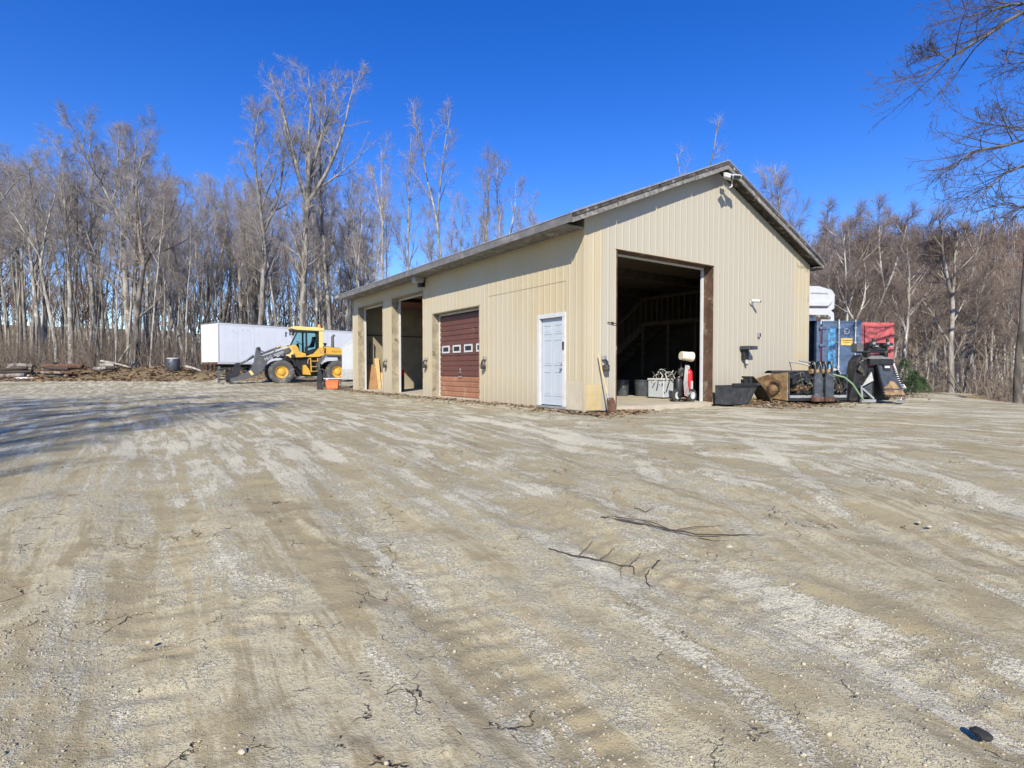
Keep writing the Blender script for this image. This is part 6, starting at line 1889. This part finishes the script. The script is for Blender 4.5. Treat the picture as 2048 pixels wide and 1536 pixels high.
def brush():
    g = np.random.default_rng(19)
    pts = []
    for i in range(2600):
        px = g.uniform(-80, 720); D = g.uniform(42, 75)
        if px > 400 and D < 54: continue
        pts.append(((px - CX) / F * D, D, g.uniform(0.8, 4.5)))
    for i in range(900):
        px = g.uniform(1640, 2130); D = g.uniform(18, 55)
        x = (px - CX) / F * D
        if x < 15.6: continue
        pts.append((x, D, g.uniform(0.8, 3.6)))
    X = np.array(pts); n = len(X)
    base = np.stack([X[:, 0], X[:, 1], g0(X[:, 0], X[:, 1]) - 0.1], 1)
    d = np.stack([g.normal(0, .25, n), g.normal(0, .25, n), np.ones(n)], 1)
    Pt, Rt = grow(g, base, d, X[:, 2], np.full(n, 0.022), np.full(n, 0.006), 5, 0.12, 0.04)
    parts = [tubes(Pt, Rt, 4)]
    S, D_, L, rr, _ = children(g, Pt, Rt, 5, 0.1, 1.0, 42, 12, 0.5, X[:, 2], 0.6)
    Pb, Rb = grow(g, S, D_, np.maximum(L, 0.3), np.full(len(S), 0.012), np.full(len(S), 0.004), 3, 0.12, 0.05)
    parts.append(tubes(Pb, Rb, 3))
    v, f = join(parts)
    o = link_mesh('undergrowth', np_mesh('undergrowth', v, [f], MT['brush']))
    tag(o, 'tangled leafless brush between the trunks at the wood edges', 'brush', kind='stuff')


brush()


def litter():
    g = np.random.default_rng(29)
    pts = []
    for i in range(2600):                      # along the gable and the attachments
        u, v = g.normal(-0.9, 0.6), g.uniform(4.7, 13)
        pts.append(on_b(v, u, 0))
    for i in range(500):
        u, v = g.normal(-0.45, 0.3), g.uniform(-0.4, 1.6)
        pts.append(on_b(v, u, 0))
    for i in range(900):
        u, v = g.uniform(0, 15.5), -abs(g.normal(0.1, 0.3))
        pts.append(on_b(v, u, 0))
    for i in range(3500):
        D = g.uniform(35, 46); px = g.uniform(-60, 520)
        pts.append(Vector(((px - CX) / F * D, D, 0)))
    A = np.array([[p.x, p.y] for p in pts])
    u_, v_ = uv_of(A[:, 0], A[:, 1])
    keep = ~((u_ > -0.03) & (v_ > -0.03) & (u_ < 15.2) & (v_ < 9.6))
    A = A[keep]; n = len(A)
    sz = g.uniform(0.02, 0.05, n) * np.where(A[:, 1] > 30, 3.0, 1.0)
    Z = g0(A[:, 0], A[:, 1]) + relief(A[:, 0], A[:, 1]) + 0.012
    az = g.uniform(0, 6.28, n); c, s = np.cos(az), np.sin(az)
    V = np.empty((n, 4, 3))
    for j, (a, b) in enumerate(((-1, -.55), (1, -.55), (1.1, .55), (-.9, .6))):
        V[:, j, 0] = A[:, 0] + sz * (a * c - b * s)
        V[:, j, 1] = A[:, 1] + sz * (a * s + b * c)
        V[:, j, 2] = Z + sz * g.uniform(-0.2, 0.9, n)
    f = np.arange(n * 4).reshape(n, 4)
    o = link_mesh('leaf_litter', np_mesh('leaf_litter', V.reshape(-1, 3), [f], MT['leaf']))
    tag(o, 'dead brown leaves scattered along the walls and the wood edge', 'leaves', kind='stuff')


litter()


def gravel():
    g = np.random.default_rng(39)
    n = 90000
    y = 0.9 + 12 * g.random(n) ** 1.9
    x = (g.uniform(-1.1, 1.1, n)) * (y + 0.5)
    u_, v_ = uv_of(x, y)
    dens = 0.5 * fbm(x * 1.1, y * 1.1, 91, 4) + 0.5 * fbm(u_ * 0.5, v_ * 2.4, 95, 4)
    keep = (g.random(n) < sst(0.45, 0.62, dens) * 0.75 + 0.015) & ~((u_ > -0.2) & (v_ > -0.2))
    x, y = x[keep], y[keep]; n = len(x)
    r = 0.0025 + 0.0060 * g.random(n) ** 3
    r = np.where(g.random(n) < 0.006, g.uniform(0.009, 0.016, n), r)
    z = g0(x, y) + relief(x, y)
    iv = np.array([(1, 0, 0), (-1, 0, 0), (0, 1, 0), (0, -1, 0), (0, 0, 1), (0, 0, -1)], float)
    fi = np.array([(0, 2, 4), (2, 1, 4), (1, 3, 4), (3, 0, 4), (2, 0, 5), (1, 2, 5), (3, 1, 5), (0, 3, 5)])
    m = len(iv)
    rot = g.normal(0, 1, (n, 3, 3)); rot = np.linalg.qr(rot)[0]
    B0 = np.einsum('nij,mj->nmi', rot, iv) * g.uniform(0.7, 1.3, (n, m, 1))
    B0 = B0 * np.stack([g.uniform(0.8, 1.5, n), g.uniform(0.7, 1.2, n), g.uniform(0.5, 0.85, n)], 1)[:, None, :]
    V = B0 * r[:, None, None] + np.stack([x, y, z + r * 0.3], 1)[:, None, :]
    F_ = (fi[None] + (np.arange(n) * m)[:, None, None]).reshape(-1, 3)
    m_ = M('loose_gravel', (0.39, 0.345, 0.25), 0.9, var=0.4, scale=30)
    o = link_mesh('gravel', np_mesh('gravel', V.reshape(-1, 3), [F_], m_))
    tag(o, 'loose pale gravel scattered over the yard', 'gravel', kind='stuff')


gravel()

# evergreen shrub beside the containers
def shrub():
    g = np.random.default_rng(49)
    p = W(1808, 790, 18.6)
    zb = gz(p.x, p.y)
    e = empty('evergreen_shrub', (p.x, p.y, zb))
    n = 5200
    tt = g.random(n)
    lobes = np.array([(0, 0, 1.15, 0.42), (0.42, 0.1, 0.75, 0.36), (-0.25, 0.3, 0.8, 0.35), (0.75, 0.2, 0.5, 0.28), (0.1, -0.25, 0.6, 0.34)])
    li = g.integers(0, len(lobes), n)
    L = lobes[li]
    h = g.random(n) ** 0.7
    rr = L[:, 3] * (1 - h) ** 0.7 * np.sqrt(g.random(n)) + 0.02
    a = g.uniform(0, 6.28, n)
    P = np.stack([L[:, 0] + rr * np.cos(a), L[:, 1] + rr * np.sin(a), h * L[:, 2] + 0.03], 1)
    d = np.stack([np.cos(a) * 0.9, np.sin(a) * 0.9, g.uniform(0.2, 1.0, n)], 1) + g.normal(0, .4, (n, 3))
    d /= np.linalg.norm(d, axis=1, keepdims=True)
    w = np.cross(d, g.normal(0, 1, (n, 3))); w /= np.linalg.norm(w, axis=1, keepdims=True)
    ln = g.uniform(0.05, 0.11, n)[:, None]
    V = np.stack([P - w * 0.010, P + w * 0.010, P + d * ln], 1).reshape(-1, 3)
    link_mesh('foliage', np_mesh('foliage', V, [np.arange(n * 3).reshape(n, 3)], MT['needle']), None, e)
    st = MB()
    for lx, ly, lh, lr in lobes:
        st.tube([(lx * 0.6, ly * 0.6, -0.05), (lx, ly, lh * 0.5), (lx, ly, lh * 0.95)], [0.025, 0.015, 0.004], 6)
    st.build('stem', MT['bark_dark'], e)
    tag(e, 'small green evergreen shrub next to the red container', 'shrub')


shrub()

# fallen branches and stones on the yard
def gp(px, py):
    """point where a photo pixel's ray meets the yard"""
    D = 1.0
    for _ in range(60):
        x = (px - CX) / F * D
        h = EYE - gz(x, D)
        D = D * 0.5 + 0.5 * h * F / (py - HZ)
    return Vector(((px - CX) / F * D, D, gz((px - CX) / F * D, D)))


def branch(name, lines, label):
    mb = MB()
    o0 = gp(*lines[0][0][:2])
    for L in lines:
        pts = []
        for (a, b, r, lift) in L:
            q_ = gp(a, b)
            zz = float(relief(np.array([q_.x]), np.array([q_.y]))[0])
            pts.append(q_ - o0 + Vector((0, 0, zz + r * 0.7 + lift * 0.6)))
        # subdivide with jitter
        fine = []; rad = []
        for (p0, l0), (p1, l1) in zip(zip(pts, L), zip(pts[1:], L[1:])):
            for j in range(4):
                t = j / 4
                jt = Vector((random.uniform(-1, 1), random.uniform(-1, 1), random.uniform(0, 1))) * 0.006 if j else Vector()
                fine.append(p0.lerp(p1, t) + jt); rad.append((l0[2] * (1 - t) + l1[2] * t) * 0.68)
        fine.append(pts[-1]); rad.append(L[-1][2] * 0.6)
        mb.tube(fine, rad, 6)
    o = mb.build(name, MT['stick'], None, True)
    o.location = o0
    tag(o, label, 'branch')


branch('fallen_branch', [[(1203, 1046, .013, .0), (1275, 1057, .011, .01), (1345, 1067, .011, .02), (1395, 1079, .009, .02), (1470, 1081, .006, .01), (1535, 1077, .003, .02)],
                         [(1215, 1047, .008, .0), (1262, 1051, .006, .03), (1300, 1053, .006, .03), (1350, 1068, .005, .02)],
                         [(1348, 1067, .006, .02), (1400, 1063, .004, .03), (1455, 1061, .002, .02)],
                         [(1400, 1080, .005, .01), (1430, 1085, .004, .0), (1460, 1089, .003, .0)]], 'long dark fallen branch with two parallel stems on the gravel')
branch('fallen_branch', [[(1098, 1104, .008, .0), (1145, 1117, .008, .01), (1190, 1123, .007, .01), (1240, 1131, .006, .01), (1268, 1132, .005, .01), (1273, 1150, .003, .0)],
                         [(1158, 1116, .004, .01), (1175, 1100, .003, .03), (1187, 1086, .002, .03)],
                         [(1200, 1124, .004, .01), (1218, 1110, .003, .03), (1232, 1098, .002, .03)],
                         [(1262, 1130, .004, .01), (1275, 1122, .003, .02), (1284, 1110, .002, .03)],
                         [(1245, 1131, .004, .01), (1243, 1145, .003, .0), (1246, 1158, .002, .0)]], 'dark knotty twig with many side shoots lying on the gravel')
branch('fallen_branch', [[(1322, 1122, .007, .0), (1308, 1140, .007, .01), (1294, 1152, .006, .01), (1296, 1168, .004, .0), (1303, 1184, .002, .0)], [(1295, 1165, .004, .0), (1308, 1178, .002, .0)]], 'short bent dark twig at the tip of the knotty twig')
branch('fallen_branch', [[(1270, 1016, .005, .0), (1294, 1027, .005, .01), (1308, 1022, .003, .02)]], 'tiny forked twig behind the long fallen branch')


def stone(px, py, r, m, label, group=None):
    q_ = gp(px, py)
    bm_ = bmesh.new(); bmesh.ops.create_icosphere(bm_, subdivisions=2, radius=r)
    for v in bm_.verts:
        v.co *= random.uniform(0.8, 1.15)
        v.co.z *= 0.6; v.co.x *= 1.25
    me = bpy.data.meshes.new('stone'); bm_.to_mesh(me); bm_.free()
    o = link_mesh('stone', me, m, None, q_ + Vector((0, 0, r * 0.3)), (0, 0, random.uniform(0, 6)))
    tag(o, label, 'stone', group)


stone(1978, 1484, 0.03, MT['dark_stone'], 'black stone on the pale gravel')
for px, py, r in ((1916, 1050, .024), (1843, 1048, .018), (1864, 1056, .018), (456, 1266, .014), (1462, 1098, .025), (1590, 1175, .025), (288, 1292, .014), (476, 1518, .014), (1965, 1018, .025)):
    stone(px, py, r, MT['stone'], 'pale stone lying loose on the gravel', 'pale stones on the yard')
